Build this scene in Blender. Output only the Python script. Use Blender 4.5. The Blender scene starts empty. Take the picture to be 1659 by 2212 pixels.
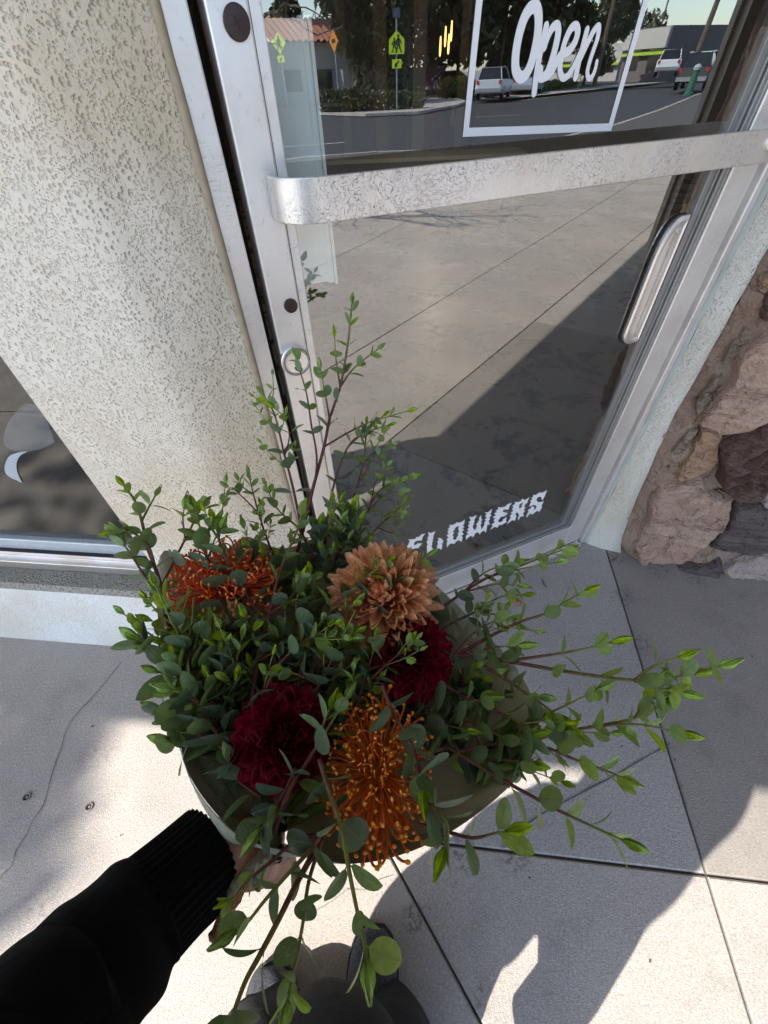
import bpy, bmesh, math, random, zlib
import numpy as np
from mathutils import Vector, Matrix, Quaternion
random.seed(7); rng = np.random.default_rng(7)
SC = bpy.context.scene
COL = SC.collection
PI = math.pi
# ------------------------------------------------------------------ camera
# camera 1.2 m above the pavement, pitched 46 degrees down; measured in a 1659 x 2212 picture
FPX, CX, CY, H = 890.0, 829.5, 1106.0, 1.2
def _axes():
    n = np.array([(866-CX)/FPX, -(1955-CY)/FPX, -1.0]); n /= np.linalg.norm(n)
    up = -n; fw = np.array([0, 0, -1.0]); yh = fw-up*(fw@up); yh /= np.linalg.norm(yh)
    return np.array([np.cross(yh, up), yh, up])
RM = _axes(); CAM = np.array([0, 0, H])
cam = bpy.data.cameras.new('camera'); co = bpy.data.objects.new('camera', cam); COL.objects.link(co)
co.matrix_world = Matrix.Translation((0, 0, H)) @ Matrix([list(r) for r in RM]).to_4x4()
cam.sensor_fit = 'AUTO'; cam.sensor_width = 36; cam.lens = FPX/2212*36
cam.clip_start = 0.01; cam.clip_end = 2000
SC.camera = co
# ------------------------------------------------------------------ light
SUN_H = np.array([-.82, -.5724]); SUN_EL = 48
wd = bpy.data.worlds.new('World'); SC.world = wd; wd.use_nodes = True
nt = wd.node_tree; bg = nt.nodes['Background']
sk = nt.nodes.new('ShaderNodeTexSky'); sk.sky_type = 'NISHITA'; sk.sun_disc = False
sk.sun_elevation = math.radians(SUN_EL); sk.sun_rotation = math.atan2(SUN_H[0], SUN_H[1])
sk.air_density = 1.0; sk.dust_density = 0.8; sk.ozone_density = 1.5
nt.links.new(sk.outputs[0], bg.inputs[0]); bg.inputs[1].default_value = 0.15
sl = bpy.data.lights.new('sun', 'SUN'); sl.energy = 3.3; sl.angle = math.radians(0.5); sl.color = (1, .94, .85)
so = bpy.data.objects.new('sun', sl); COL.objects.link(so)
e = math.radians(SUN_EL)
SUN_V = Vector((SUN_H[0]*math.cos(e), SUN_H[1]*math.cos(e), math.sin(e))).normalized()
so.rotation_euler = SUN_V.to_track_quat('Z', 'Y').to_euler(); so.location = (0, 0, 20)
vs = SC.view_settings; vs.view_transform = 'Standard'; vs.look = 'None'; vs.gamma = 1; vs.exposure = 1.65
vs.use_curve_mapping = False
SC.render.engine = 'CYCLES'
cy = SC.cycles; cy.use_denoising = True; cy.max_bounces = 10; cy.transparent_max_bounces = 16
cy.diffuse_bounces = 4; cy.glossy_bounces = 5; cy.caustics_reflective = False; cy.sample_clamp_indirect = 6
# ------------------------------------------------------------------ measuring helpers
def ray(x, y):
    d = np.array([(x-CX)/FPX, -(y-CY)/FPX, -1.0]); d /= np.linalg.norm(d); return RM @ d
def U(x, y, d): return CAM+ray(x, y)*d
def G(x, y, z=0.0):
    d = ray(x, y); return CAM+d*((z-H)/d[2])
def hit(x, y, p, n):
    d = ray(x, y); return CAM+d*(((p-CAM) @ n)/(d @ n))
# the door plane (origin, along, outward normal)
DA = np.array([.155, .724, 0.]); DU = np.array([.92868, .37090, 0.]); DN = np.array([.37090, -.92868, 0.])
def D(u, z, w=0.0): return DA+DU*u+DN*w+np.array([0, 0, z])
def dpx(x, y, w=0.0):
    P = hit(x, y, DA+DN*w, DN)-DA; return (P @ DU, P[2])
def refl(x, y, z=0.0, dist=None):
    P = hit(x, y, DA, DN); d = P-CAM; d /= np.linalg.norm(d); d = d-2*(d @ DN)*DN
    t = (z-P[2])/d[2] if dist is None else dist/math.hypot(d[0], d[1])
    return P+d*t
# the window wall left of the door and the stone pier right of it
WO = np.array([-.30, .543, 0.]); _w = np.array([-.986, .125, 0.]); WU = _w/np.linalg.norm(_w)
WN = np.array([-WU[1], WU[0], 0.]); WN = WN if WN[1] < 0 else -WN
def W(u, z, w=0.0): return WO+WU*u+WN*w+np.array([0, 0, z])
SO = np.array([.865, .89, 0.]); _s = np.array([.967, -.254, 0.]); SU = _s/np.linalg.norm(_s)
SN = np.array([SU[1], -SU[0], 0.])
def S(u, z, w=0.0): return SO+SU*u+SN*w+np.array([0, 0, z])
# ------------------------------------------------------------------ object helpers
WMAT = {}
def tag(o, label=None, cat=None, group=None, kind=None):
    if label: o['label'] = label
    if cat: o['category'] = cat
    if group: o['group'] = group
    if kind: o['kind'] = kind
    return o
def thing(name, label, cat, loc=(0, 0, 0), group=None):
    o = bpy.data.objects.new(name, None); COL.objects.link(o); o.location = [float(c) for c in loc]; o.empty_display_size = .1
    WMAT[o.name] = Matrix.Translation(o.location)
    return tag(o, label, cat, group)
def link(name, me, parent=None, mw=None):
    """link a mesh whose points are already world points (or placed by the world matrix mw)"""
    o = bpy.data.objects.new(name, me); COL.objects.link(o); WMAT[o.name] = mw or Matrix()
    if mw is not None: o.matrix_basis = mw
    if parent is not None:
        o.parent = parent; o.matrix_parent_inverse = WMAT[parent.name].inverted()
    return o
class MB:
    def __init__(s): s.v = []; s.f = []; s.m = []
    def add(s, vs, fs, m=0):
        k = len(s.v); s.v += [tuple(map(float, v)) for v in vs]; s.f += [tuple(i+k for i in f) for f in fs]; s.m += [m]*len(fs)
    def box(s, fn, a, b, c, m=0):
        """box in a wall's own coordinates: fn(u, z, w), ranges a (u), b (z), c (w)"""
        vs = [fn(u, z, w) for w in c for z in b for u in a]
        s.add(vs, [(0, 1, 3, 2), (4, 6, 7, 5), (0, 4, 5, 1), (2, 3, 7, 6), (0, 2, 6, 4), (1, 5, 7, 3)], m)
    def prism(s, pts, off, m=0):
        """closed outline pts (3-D, coplanar) extruded by the vector off"""
        n = len(pts); off = np.asarray(off)
        a = [np.asarray(p) for p in pts]; b = [p+off for p in a]
        s.add(a+b, [tuple(range(n))[::-1], tuple(range(n, 2*n))]+[(i, (i+1) % n, n+(i+1) % n, n+i) for i in range(n)], m)
    def tube(s, pts, r, n=8, m=0, cap=True, sq=(1, 1), ref=None):
        P = [Vector(p) for p in pts]; k = len(P); rr = r if hasattr(r, '__len__') else [r]*k
        up = Vector(ref) if ref is not None else None; vs = []
        for i in range(k):
            t = (P[min(i+1, k-1)]-P[max(i-1, 0)])
            t = t.normalized() if t.length > 1e-9 else Vector((0, 0, 1))
            if up is None: up = t.orthogonal()
            x = (up-t*up.dot(t)); x = x.normalized() if x.length > 1e-6 else t.orthogonal().normalized()
            up = x; y = t.cross(x)
            for j in range(n):
                a = 2*PI*j/n; vs.append(P[i]+x*(math.cos(a)*rr[i]*sq[0])+y*(math.sin(a)*rr[i]*sq[1]))
        fs = [(i*n+j, i*n+(j+1) % n, (i+1)*n+(j+1) % n, (i+1)*n+j) for i in range(k-1) for j in range(n)]
        if cap: fs += [tuple(range(n))[::-1], tuple((k-1)*n+j for j in range(n))]
        s.add(vs, fs, m)
    def disc(s, c, n, r, th, seg=20, m=0, dome=0.0):
        c = Vector(c); n = Vector(n).normalized(); x = n.orthogonal().normalized(); y = n.cross(x)
        ring = lambda rr, h: [c+n*h+(x*math.cos(2*PI*i/seg)+y*math.sin(2*PI*i/seg))*rr for i in range(seg)]
        vs = ring(r, 0)+ring(r, th*.8)+ring(r*.9, th)+[c+n*(th+dome)]
        fs = [(k*seg+i, k*seg+(i+1) % seg, (k+1)*seg+(i+1) % seg, (k+1)*seg+i) for k in range(2) for i in range(seg)]
        fs += [(2*seg+i, 2*seg+(i+1) % seg, 3*seg) for i in range(seg)]
        s.add(vs, fs, m)
    def mesh(s, name, mats, smooth=False):
        me = bpy.data.meshes.new(name); me.from_pydata(s.v, [], s.f)
        for m in (mats if isinstance(mats, (list, tuple)) else [mats]): me.materials.append(m)
        me.polygons.foreach_set('material_index', s.m)
        if smooth: me.polygons.foreach_set('use_smooth', [True]*len(s.f))
        me.update(); return me
    def build(s, name, mats, parent=None, smooth=False, bevel=0):
        o = link(name, s.mesh(name, mats, smooth), parent)
        bm = bmesh.new(); bm.from_mesh(o.data); bmesh.ops.recalc_face_normals(bm, faces=bm.faces); bm.to_mesh(o.data); bm.free()
        if bevel:
            b = o.modifiers.new('bevel', 'BEVEL'); b.width = bevel; b.segments = 2; b.limit_method = 'ANGLE'
        return o
def crv(P, n):
    """smooth curve through points, n samples"""
    P = np.asarray(P, float); k = len(P)
    if k == 2: return [P[0]+(P[1]-P[0])*t for t in np.linspace(0, 1, n)]
    Q = np.vstack([2*P[0]-P[1], P, 2*P[-1]-P[-2]]); out = []
    for t in np.linspace(0, k-1, n):
        i = min(int(t), k-2); f = t-i; a, b, c, d = Q[i:i+4]
        out.append(.5*((2*b)+(-a+c)*f+(2*a-5*b+4*c-d)*f*f+(-a+3*b-3*c+d)*f**3))
    return out
# ------------------------------------------------------------------ materials
class NT:
    def __init__(s, name):
        s.mat = bpy.data.materials.new(name); s.mat.use_nodes = True; s.t = s.mat.node_tree; s.t.nodes.clear()
        s.out = s.n('ShaderNodeOutputMaterial')
    def n(s, ty, **kw):
        nd = s.t.nodes.new(ty)
        for k, v in kw.items():
            if k.startswith('_'): setattr(nd, k[1:], v)
            else:
                k2 = int(k[1:]) if k[0] == 'i' and k[1:].isdigit() else k.replace('__', ' ')
                s.set(nd.inputs[k2], v)
        return nd
    def set(s, inp, v):
        if isinstance(v, bpy.types.NodeSocket): s.t.links.new(v, inp)
        elif isinstance(v, bpy.types.Node): s.t.links.new(v.outputs[0], inp)
        else:
            if hasattr(v, '__len__') and len(v) == 3 and inp.type == 'RGBA': v = (*v, 1)
            inp.default_value = v
    def coord(s, kind='Object'): return s.n('ShaderNodeTexCoord').outputs[kind]
    def pos(s): return s.n('ShaderNodeNewGeometry').outputs['Position']
    def noise(s, vec, sc, det=4, rough=.55, dist=0): return s.n('ShaderNodeTexNoise', Vector=vec, Scale=sc, Detail=det, Roughness=rough, Distortion=dist).outputs['Fac']
    def ramp(s, v, lo, hi, a=0.0, b=1.0):
        return s.n('ShaderNodeMapRange', _interpolation_type='SMOOTHSTEP', Value=v, i1=lo, i2=hi, i3=a, i4=b).outputs[0]
    def mix(s, f, a, b, mode='MIX'):
        nd = s.n('ShaderNodeMix', _data_type='RGBA', _blend_type=mode); s.set(nd.inputs[0], f); s.set(nd.inputs[6], a); s.set(nd.inputs[7], b); return nd.outputs[2]
    def math(s, op, a, b=0.0):
        nd = s.n('ShaderNodeMath', _operation=op); s.set(nd.inputs[0], a); s.set(nd.inputs[1], b); return nd.outputs[0]
    def scale(s, vec, sc): 
        nd = s.n('ShaderNodeMapping'); s.set(nd.inputs[0], vec); nd.inputs[3].default_value = sc; return nd.outputs[0]
    def bump(s, h, dist, st=1.0): return s.n('ShaderNodeBump', Height=h, Distance=dist, Strength=st).outputs[0]
    def bsdf(s, col, rough=.6, metal=0, bump=None, **kw):
        b = s.n('ShaderNodeBsdfPrincipled'); s.set(b.inputs['Base Color'], col); s.set(b.inputs['Roughness'], rough); s.set(b.inputs['Metallic'], metal)
        if bump is not None: s.set(b.inputs['Normal'], bump)
        for k, v in kw.items(): s.set(b.inputs[k.replace('__', ' ')], v)
        return b
    def done(s, sh): s.t.links.new(sh.outputs[0], s.out.inputs[0]); return s.mat
def flat(name, col, rough=.6, metal=0, var=.12, sc=30):
    t = NT(name); n = t.noise(t.pos(), sc)
    c = t.mix(n, tuple(x*(1-var) for x in col), tuple(min(1, x*(1+var)) for x in col))
    return t.done(t.bsdf(c, rough, metal))
def m_stucco(name, base, dirt, sc=75, depth=.004, dirt_amt=1.0, grime=None):
    t = NT(name); p = t.pos()
    w = t.n('ShaderNodeVectorMath', _operation='ADD'); t.set(w.inputs[0], p)
    nz = t.n('ShaderNodeTexNoise', Vector=p, Scale=45.0, Detail=3.0).outputs['Color']
    nz2 = t.n('ShaderNodeVectorMath', _operation='SCALE'); t.set(nz2.inputs[0], nz); nz2.inputs['Scale'].default_value = .006
    t.set(w.inputs[1], nz2)
    v = t.n('ShaderNodeTexVoronoi', _feature='F1', Vector=w.outputs[0], Scale=sc).outputs['Distance']
    v2 = t.n('ShaderNodeTexVoronoi', _feature='F1', Vector=w.outputs[0], Scale=sc*1.9).outputs['Distance']
    big = t.noise(p, 3.5, 4); med = t.noise(p, 34, 3)
    pit = t.math('MULTIPLY', t.ramp(v, .52, .08), t.ramp(med, .28, .60))
    pit = t.math('MAXIMUM', pit, t.math('MULTIPLY', t.ramp(v2, .42, .12), t.ramp(med, .62, .40, 0, .7)))
    fine = t.noise(p, 260, 4, .7)
    c = t.mix(t.ramp(big, .35, .68), base, tuple(x*y for x, y in zip(base, (.86, .79, .69))))
    c = t.mix(t.math('MULTIPLY', fine, .35), c, tuple(x*.75 for x in base))
    if grime is not None:
        dv = t.n('ShaderNodeVectorMath', _operation='DISTANCE'); t.set(dv.inputs[0], t.scale(p, (1, 1, 0))); dv.inputs[1].default_value = (*grime, 0); g1 = t.noise(t.scale(p, (9, 9, 2.2)), 1.0, 5, .65)
        c = t.mix(t.math('MULTIPLY', t.ramp(dv.outputs['Value'], .085, .015), t.ramp(g1, .36, .62, 0, .42)), c, (.42, .36, .25))
        g2 = t.noise(t.scale(p, (3, 3, .8)), 1.0, 4, .6); c = t.mix(t.ramp(g2, .52, .72, 0, .22), c, (.45, .40, .31))
    c = t.mix(t.math('MULTIPLY', pit, .36*dirt_amt), c, dirt)
    h = t.math('ADD', t.math('MULTIPLY', pit, -1.0), t.math('MULTIPLY', fine, .25))
    h = t.math('ADD', h, t.math('MULTIPLY', med, .7))
    return t.done(t.bsdf(c, .9, 0, t.bump(h, depth, 1.0)))
def m_concrete(name, base, dark, speck=.5, stain=.35, sc=1.0, stains=()):
    t = NT(name); p = t.pos()
    big = t.noise(p, 1.6*sc, 6, .6, .4); mid = t.noise(p, 9*sc, 6, .65); fine = t.noise(p, 210*sc, 3, .7); gr = t.noise(p, 420, 2, .6)
    c = t.mix(t.ramp(big, .34, .66), base, tuple(x*.80 for x in base))
    c = t.mix(t.math('MULTIPLY', t.ramp(mid, .50, .74), stain), c, tuple(x*.62 for x in base))
    c = t.mix(t.math('MULTIPLY', t.ramp(fine, .52, .64), speck), c, dark)
    c = t.mix(t.math('MULTIPLY', t.ramp(fine, .46, .36), speck), c, tuple(min(.8, x*1.45) for x in base))
    v = t.n('ShaderNodeTexVoronoi', Vector=p, Scale=14.0).outputs['Distance']
    sp = t.math('MULTIPLY', t.ramp(v, .07, .03), t.ramp(t.noise(p, 5.0, 2), .55, .62))
    c = t.mix(sp, c, tuple(x*.25 for x in base))
    if stains:
        sn = t.noise(p, 70, 5, .75)
        for (sx_, sy_, sr_, sa_) in stains:
            dv = t.n('ShaderNodeVectorMath', _operation='DISTANCE'); t.set(dv.inputs[0], p); dv.inputs[1].default_value = (sx_, sy_, 0)
            c = t.mix(t.math('MULTIPLY', t.math('MULTIPLY', t.ramp(dv.outputs['Value'], sr_, sr_*.25), t.ramp(sn, .47, .60)), sa_), c, tuple(x*.22 for x in base))
    obj = t.n('ShaderNodeObjectInfo').outputs['Random']
    c = t.mix(t.math('MULTIPLY', obj, .30), c, tuple(x*.72 for x in base))
    h = t.math('ADD', t.math('MULTIPLY', fine, .6), t.math('ADD', gr, t.math('MULTIPLY', mid, .8)))
    return t.done(t.bsdf(c, t.math('ADD', .62, t.math('MULTIPLY', mid, .3)), 0, t.bump(h, .0012)))
def m_alu(name, base=(.80, .775, .755), rough=.42, metal=.75, crackle=0.0, axis=(1, 1, .05)):
    t = NT(name); p = t.pos()
    br = t.noise(t.scale(p, (260*axis[0], 260*axis[1], 260*axis[2])), 1.0, 3, .6)
    blot = t.noise(p, 9, 5, .65); spk = t.noise(p, 140, 3, .6)
    c = t.mix(t.ramp(blot, .40, .72), base, tuple(x*y for x, y in zip(base, (.90, .86, .82))))
    c = t.mix(t.math('MULTIPLY', t.ramp(spk, .60, .75), .5), c, tuple(x*.6 for x in base))
    # fine scratches: stretched, turned noise
    s1 = t.n('ShaderNodeTexNoise', Vector=t.scale(p, (30, 30, 240)), Scale=1.0, Detail=2.0, Distortion=1.6).outputs['Fac']
    scr = t.math('MULTIPLY', t.ramp(t.math('ABSOLUTE', t.math('SUBTRACT', s1, .5)), .006, .0), t.ramp(t.noise(p, 14, 2), .52, .64))
    if crackle:
        v = t.n('ShaderNodeTexNoise', Vector=p, Scale=95.0, Detail=3.0, Distortion=2.2).outputs['Fac']
        cr = t.ramp(t.math('ABSOLUTE', t.math('SUBTRACT', v, .5)), .018, .004)
        scr = t.math('MAXIMUM', t.math('MULTIPLY', cr, t.math('MULTIPLY', t.ramp(t.noise(p, 11, 3), .40, .62), crackle)), scr)
    c = t.mix(t.math('MULTIPLY', scr, .75), c, (.12, .115, .11))
    r = t.math('ADD', rough-.06, t.math('MULTIPLY', br, .14))
    return t.done(t.bsdf(c, r, metal, t.bump(t.math('ADD', br, t.math('MULTIPLY', scr, -2.0)), .0003, .5)))
def m_glass(name, f0=.25, tint=(.93, .955, .94)):
    t = NT(name)
    fr = t.n('ShaderNodeFresnel', IOR=1.5).outputs[0]; bk = t.n('ShaderNodeNewGeometry').outputs['Backfacing']
    fac = t.math('MULTIPLY', t.math('MINIMUM', t.math('ADD', f0, t.math('MULTIPLY', fr, .75)), 1.0), t.math('SUBTRACT', 1.0, bk))
    dust = t.noise(t.scale(t.pos(), (18, 18, 2.2)), 1.0, 4, .6)
    gl = t.n('ShaderNodeBsdfGlossy', Roughness=.004, Color=(.93, .95, .94)); tr = t.n('ShaderNodeBsdfTransparent', Color=tint)
    df = t.n('ShaderNodeBsdfDiffuse', Color=(.55, .55, .53))
    m1 = t.n('ShaderNodeMixShader', i0=fac, i1=tr.outputs[0], i2=gl.outputs[0])
    m2 = t.n('ShaderNodeMixShader', i0=t.math('MULTIPLY', t.ramp(dust, .45, .85, 0, .035), t.math('SUBTRACT', 1.0, bk)), i1=m1.outputs[0], i2=df.outputs[0])
    return t.done(m2)
def m_leaf():
    t = NT('eucalyptus_leaf'); oc = t.coord('Object'); oi = t.n('ShaderNodeObjectInfo')
    col = oi.outputs['Color']; rnd = oi.outputs['Random']
    sx = t.n('ShaderNodeSeparateXYZ', i0=oc); ax = t.math('ABSOLUTE', sx.outputs[0]); y = sx.outputs[1]
    rib = t.ramp(ax, .028, .010)
    vein = t.n('ShaderNodeTexWave', _wave_type='BANDS', _bands_direction='Y', Scale=4.2, Distortion=.8, Detail=1.0)
    t.set(vein.inputs[0], t.scale(oc, (1, 1, 1)))
    vn = t.math('MULTIPLY', t.ramp(vein.outputs['Fac'], .86, 1.0), .05)
    edge = t.ramp(ax, .20, .33, 0, .22)
    n1 = t.noise(t.pos(), 120, 4, .6)
    hsv = t.n('ShaderNodeHueSaturation', Color=col, Hue=t.ramp(rnd, 0, 1, .485, .515), Saturation=t.ramp(rnd, 0, 1, 1.15, .8), Value=t.ramp(n1, .3, .7, .72, 1.3))
    c = t.mix(t.math('MAXIMUM', t.math('MULTIPLY', rib, .55), vn), hsv.outputs[0], (.22, .30, .10))
    c = t.mix(edge, c, (.20, .24, .10))
    back = t.n('ShaderNodeNewGeometry').outputs['Backfacing']
    c = t.mix(t.math('MULTIPLY', back, .45), c, (.16, .21, .16))
    drop = t.n('ShaderNodeTexVoronoi', Vector=t.pos(), Scale=420.0).outputs['Distance']
    dm = t.math('MULTIPLY', t.ramp(drop, .26, .18), t.math('MULTIPLY', t.ramp(rnd, .72, .80), t.ramp(n1, .45, .55)))
    c = t.mix(t.math('MULTIPLY', dm, .55), c, (.5, .55, .52))
    pb = t.bsdf(c, t.math('ADD', .44, t.math('MULTIPLY', dm, -.3)), 0, t.bump(t.math('ADD', t.math('MULTIPLY', rib, -1.0), dm), .0006, .7), Specular__IOR__Level=.45)
    tl = t.n('ShaderNodeBsdfTranslucent', Color=t.mix(.5, c, (.30, .42, .03)))
    return t.done(t.n('ShaderNodeMixShader', i0=.34, i1=pb.outputs[0], i2=tl.outputs[0]))
def m_attr(name, rough=.55, transl=0.0, tcol=None, noise=90, sheen=0):
    """colour from the object colour with grain"""
    t = NT(name); oi = t.n('ShaderNodeObjectInfo'); n1 = t.noise(t.pos(), noise, 4, .6)
    oc = t.coord('Object'); st = t.noise(t.scale(oc, (26, 1.5, 4)), 1.0, 2, .5)
    hsv = t.n('ShaderNodeHueSaturation', Color=oi.outputs['Color'], Hue=.5, Saturation=t.ramp(n1, .3, .7, 1.08, .9), Value=t.math('MULTIPLY', t.ramp(n1, .3, .7, .85, 1.15), t.ramp(st, .3, .7, .84, 1.12)))
    pb = t.bsdf(hsv.outputs[0], rough, 0, t.bump(st, .0004, .5), Specular__IOR__Level=.3)
    if not transl: return t.done(pb)
    tl = t.n('ShaderNodeBsdfTranslucent', Color=hsv.outputs[0])
    return t.done(t.n('ShaderNodeMixShader', i0=transl, i1=pb.outputs[0], i2=tl.outputs[0]))
def m_stem():
    t = NT('eucalyptus_stem'); a = t.n('ShaderNodeAttribute', _attribute_name='along').outputs['Fac']
    n = t.noise(t.pos(), 160, 3)
    f = t.math('ADD', a, t.math('MULTIPLY', t.math('SUBTRACT', n, .5), .5))
    c = t.mix(t.ramp(f, .45, .95), (.115, .030, .028), (.20, .24, .045))
    c = t.mix(t.ramp(n, .5, .75, 0, .5), c, (.16, .13, .06))
    return t.done(t.bsdf(c, .5, 0, t.bump(n, .0005), Specular__IOR__Level=.4))
def m_stone(name, a, b, cdark, grain=(5, 5, 22), rot=0.0, scale=1.0):
    t = NT(name); p = t.coord('Object'); rnd = t.n('ShaderNodeObjectInfo').outputs['Random']
    mp = t.n('ShaderNodeMapping'); t.set(mp.inputs[0], p); mp.inputs[2].default_value = (0, rot, 0); mp.inputs[3].default_value = grain
    g = t.noise(mp.outputs[0], 1.0*scale, 6, .65, 1.2); bl = t.noise(p, 9, 5, .6, .5); fi = t.noise(p, 120, 4, .7)
    c = t.mix(t.ramp(g, .30, .68), a, b)
    c = t.mix(t.ramp(bl, .56, .75, 0, .75), c, cdark)
    c = t.mix(t.ramp(fi, .55, .75, 0, .45), c, tuple(min(.6, x*1.7) for x in b))
    c = t.mix(t.ramp(fi, .42, .28, 0, .5), c, cdark)
    c = t.mix(t.math('MULTIPLY', rnd, .35), c, tuple(x*.6 for x in a))
    mu = t.noise(p, 45, 5, .65, .8); cr = t.ramp(t.math('ABSOLUTE', t.math('SUBTRACT', t.noise(mp.outputs[0], 1.3*scale, 3, .5, .5), .5)), .022, .0); cr = t.math('MULTIPLY', cr, t.ramp(bl, .46, .60)); c = t.mix(t.math('MULTIPLY', cr, .45), c, cdark); h = t.math('ADD', t.math('MULTIPLY', g, 1.6), t.math('ADD', t.math('MULTIPLY', fi, .7), t.math('ADD', bl, t.math('ADD', t.math('MULTIPLY', mu, 1.0), t.math('MULTIPLY', cr, -.5)))))
    c = t.mix(t.ramp(mu, .54, .74, 0, .4), c, cdark)
    return t.done(t.bsdf(c, .74, 0, t.bump(h, .017, 1.0)))
def m_fabric(name, col, rib=0.0, sc=900, wr=.004):
    t = NT(name); p = t.pos(); w = t.noise(p, sc, 2, .6); b = t.noise(p, 14, 4, .55, .6)
    c = t.mix(t.ramp(w, .35, .7), tuple(x*.7 for x in col), tuple(x*1.4 for x in col))
    c = t.mix(t.ramp(b, .5, .8, 0, .35), c, tuple(x*1.9 for x in col))
    return t.done(t.bsdf(c, .9, 0, t.bump(t.math('ADD', t.math('MULTIPLY', w, .12), b), wr, .8), Sheen__Weight=.02, Specular__IOR__Level=.08))
def m_emit(name, col, st):
    t = NT(name); return t.done(t.n('ShaderNodeEmission', Color=col, Strength=st))
STUCCO = m_stucco('cream_stucco', (.82, .745, .63), (.46, .40, .31), sc=205, depth=.0022, grime=D(-.415, 0)[:2])
STUCCO_R = m_stucco('grey_white_stucco', (.66, .63, .56), (.34, .31, .26), sc=190, depth=.0018, dirt_amt=.6)
STUCCO_D = m_stucco('weathered_sill_stucco', (.36, .34, .29), (.10, .09, .07), sc=150, depth=.003)
STUCCO_P = m_stucco('white_plinth_stucco', (.76, .755, .73), (.52, .51, .48), sc=190, depth=.0018, dirt_amt=.45)
PAINT = flat('pale_mint_paint', (.50, .53, .48), .6, 0, .10, 14)
ALU = m_alu('brushed_aluminium'); ALU_BAR = m_alu('crackled_aluminium', (.80, .775, .75), .36, .85, .95)
ALU_D = m_alu('aged_aluminium', (.34, .34, .34), .45, .7); ALU_H = m_alu('polished_aluminium', (.82, .79, .77), .32, .9)
CAULK = flat('old_caulk', (.36, .30, .21), .85, 0, .35, 60)
BLACKR = flat('black_rubber', (.012, .012, .012), .7)
BROWN = flat('brown_screw_cap', (.045, .024, .020), .4, .3, .3, 120)
GLASS = m_glass('storefront_glass'); GLASS_W = m_glass('window_glass', .06, (.45, .47, .46))
WHITE = flat('white_vinyl', (.80, .80, .82), .5, 0, .02)
PANEL = flat('white_plastic_panel', (.90, .91, .89), .4, 0, .03)
ST_ = [(*G(x, y)[:2], r_, a_) for x, y, r_, a_ in ((893, 1983, .035, .9), (1110, 1847, .05, .8), (1171, 1764, .035, .6), (1345, 1290, .05, .75), (1385, 1390, .045, .6), (1420, 1225, .07, .7), (1330, 1205, .04, .9), (1500, 1250, .05, .5), (1628, 1420, .012, 1), (980, 1905, .012, .6), (930, 1960, .02, .5), (1470, 1700, .02, .5), (1180, 2150, .010, .9), (1040, 2150, .03, .6), (1000, 1840, .05, .8), (620, 1960, .012, .5), (120, 2010, .05, .35), (220, 1620, .07, .35), (90, 1950, .06, .4))]
CONC = m_concrete('pavement_concrete', (.41, .37, .335), (.19, .17, .155), .45, .55, 1.0, ST_)
CONC_A = m_concrete('pale_terrazzo_concrete', (.38, .355, .33), (.16, .15, .14), .60, .35, 1.0, ST_)
CONC_B = m_concrete('brown_grey_concrete', (.29, .26, .235), (.14, .125, .11), .35, .6, 1.0, ST_)
JOINT = flat('joint_dirt', (.075, .068, .060), .9, 0, .4, 60)
CRACK = flat('crack_dirt', (.10, .09, .08), .9, 0, .4, 60)
ASPH = m_concrete('asphalt', (.042, .041, .041), (.02, .02, .02), .5, .4)
LINEW = flat('road_paint', (.45, .45, .43), .7, 0, .3, 4)
# ================================================================== GROUND
def rise(x, y): return .0075*max(0.0, math.hypot(x, y)-28)
def sheet(name, x0, x1, y0, y1, nx, ny, z, mat):
    b = MB(); xs = np.linspace(x0, x1, nx); ys = np.linspace(y0, y1, ny)
    b.add([(x, y, z+rise(x, y)) for y in ys for x in xs], [(j*nx+i, j*nx+i+1, (j+1)*nx+i+1, (j+1)*nx+i) for j in range(ny-1) for i in range(nx-1)])
    return tag(b.build(name, mat, smooth=True), kind='structure')
sheet('ground', -500, 900, -900, 500, 90, 90, -.30, CONC_B)
sheet('road', -70, 190, -80, 6, 110, 50, -.135, ASPH)
# pavement bed with its kerb edge, slabs laid on it
KERB = [(-12, -9.6), (7.2, -9.3), (8.9, -8.4), (10.6, -6.5), (13, -6.0), (17.6, -6.35), (25, -7.7), (46, -12.2), (46, 8), (-12, 8)]
b = MB(); b.prism([(x, y, -.29) for x, y in KERB], (0, 0, .281)); tag(b.build('pavement', JOINT), kind='structure'); PAVE = bpy.data.objects['pavement']
b = MB()
for i in range(7):
    p, q = np.array(KERB[i]), np.array(KERB[i+1]); d = (q-p)/np.linalg.norm(q-p); nn = np.array([-d[1], d[0]])
    b.prism([(*(p-nn*.01), -.29), (*(q-nn*.01), -.29), (*(q+nn*.14), -.29), (*(p+nn*.14), -.29)], (0, 0, .2925))
b.build('kerb', CONC, PAVE)
def cut(poly, p, d, keep):
    """keep the part of a convex polygon on one side of the line p + t d"""
    nrm = np.array([-d[1], d[0]])*keep; out = []; k = len(poly)
    for i in range(k):
        a, c = np.asarray(poly[i]), np.asarray(poly[(i+1) % k]); fa, fc = (a-p) @ nrm, (c-p) @ nrm
        if fa >= 0: out.append(a)
        if fa*fc < 0: out.append(a+(c-a)*(fa/(fa-fc)))
    return out
def shrink(poly, w):
    k = len(poly); area = sum(poly[i][0]*poly[(i+1) % k][1]-poly[(i+1) % k][0]*poly[i][1] for i in range(k)); sg = 1 if area > 0 else -1; out = list(poly)
    for i in range(k):
        a, c = np.asarray(poly[i]), np.asarray(poly[(i+1) % k]); L = np.linalg.norm(c-a)
        if L < 1e-6: continue
        d = (c-a)/L*sg; nn = np.array([-d[1], d[0]]); out = cut(out, a+nn*w, d, 1)
        if len(out) < 3: return []
    return out
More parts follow.
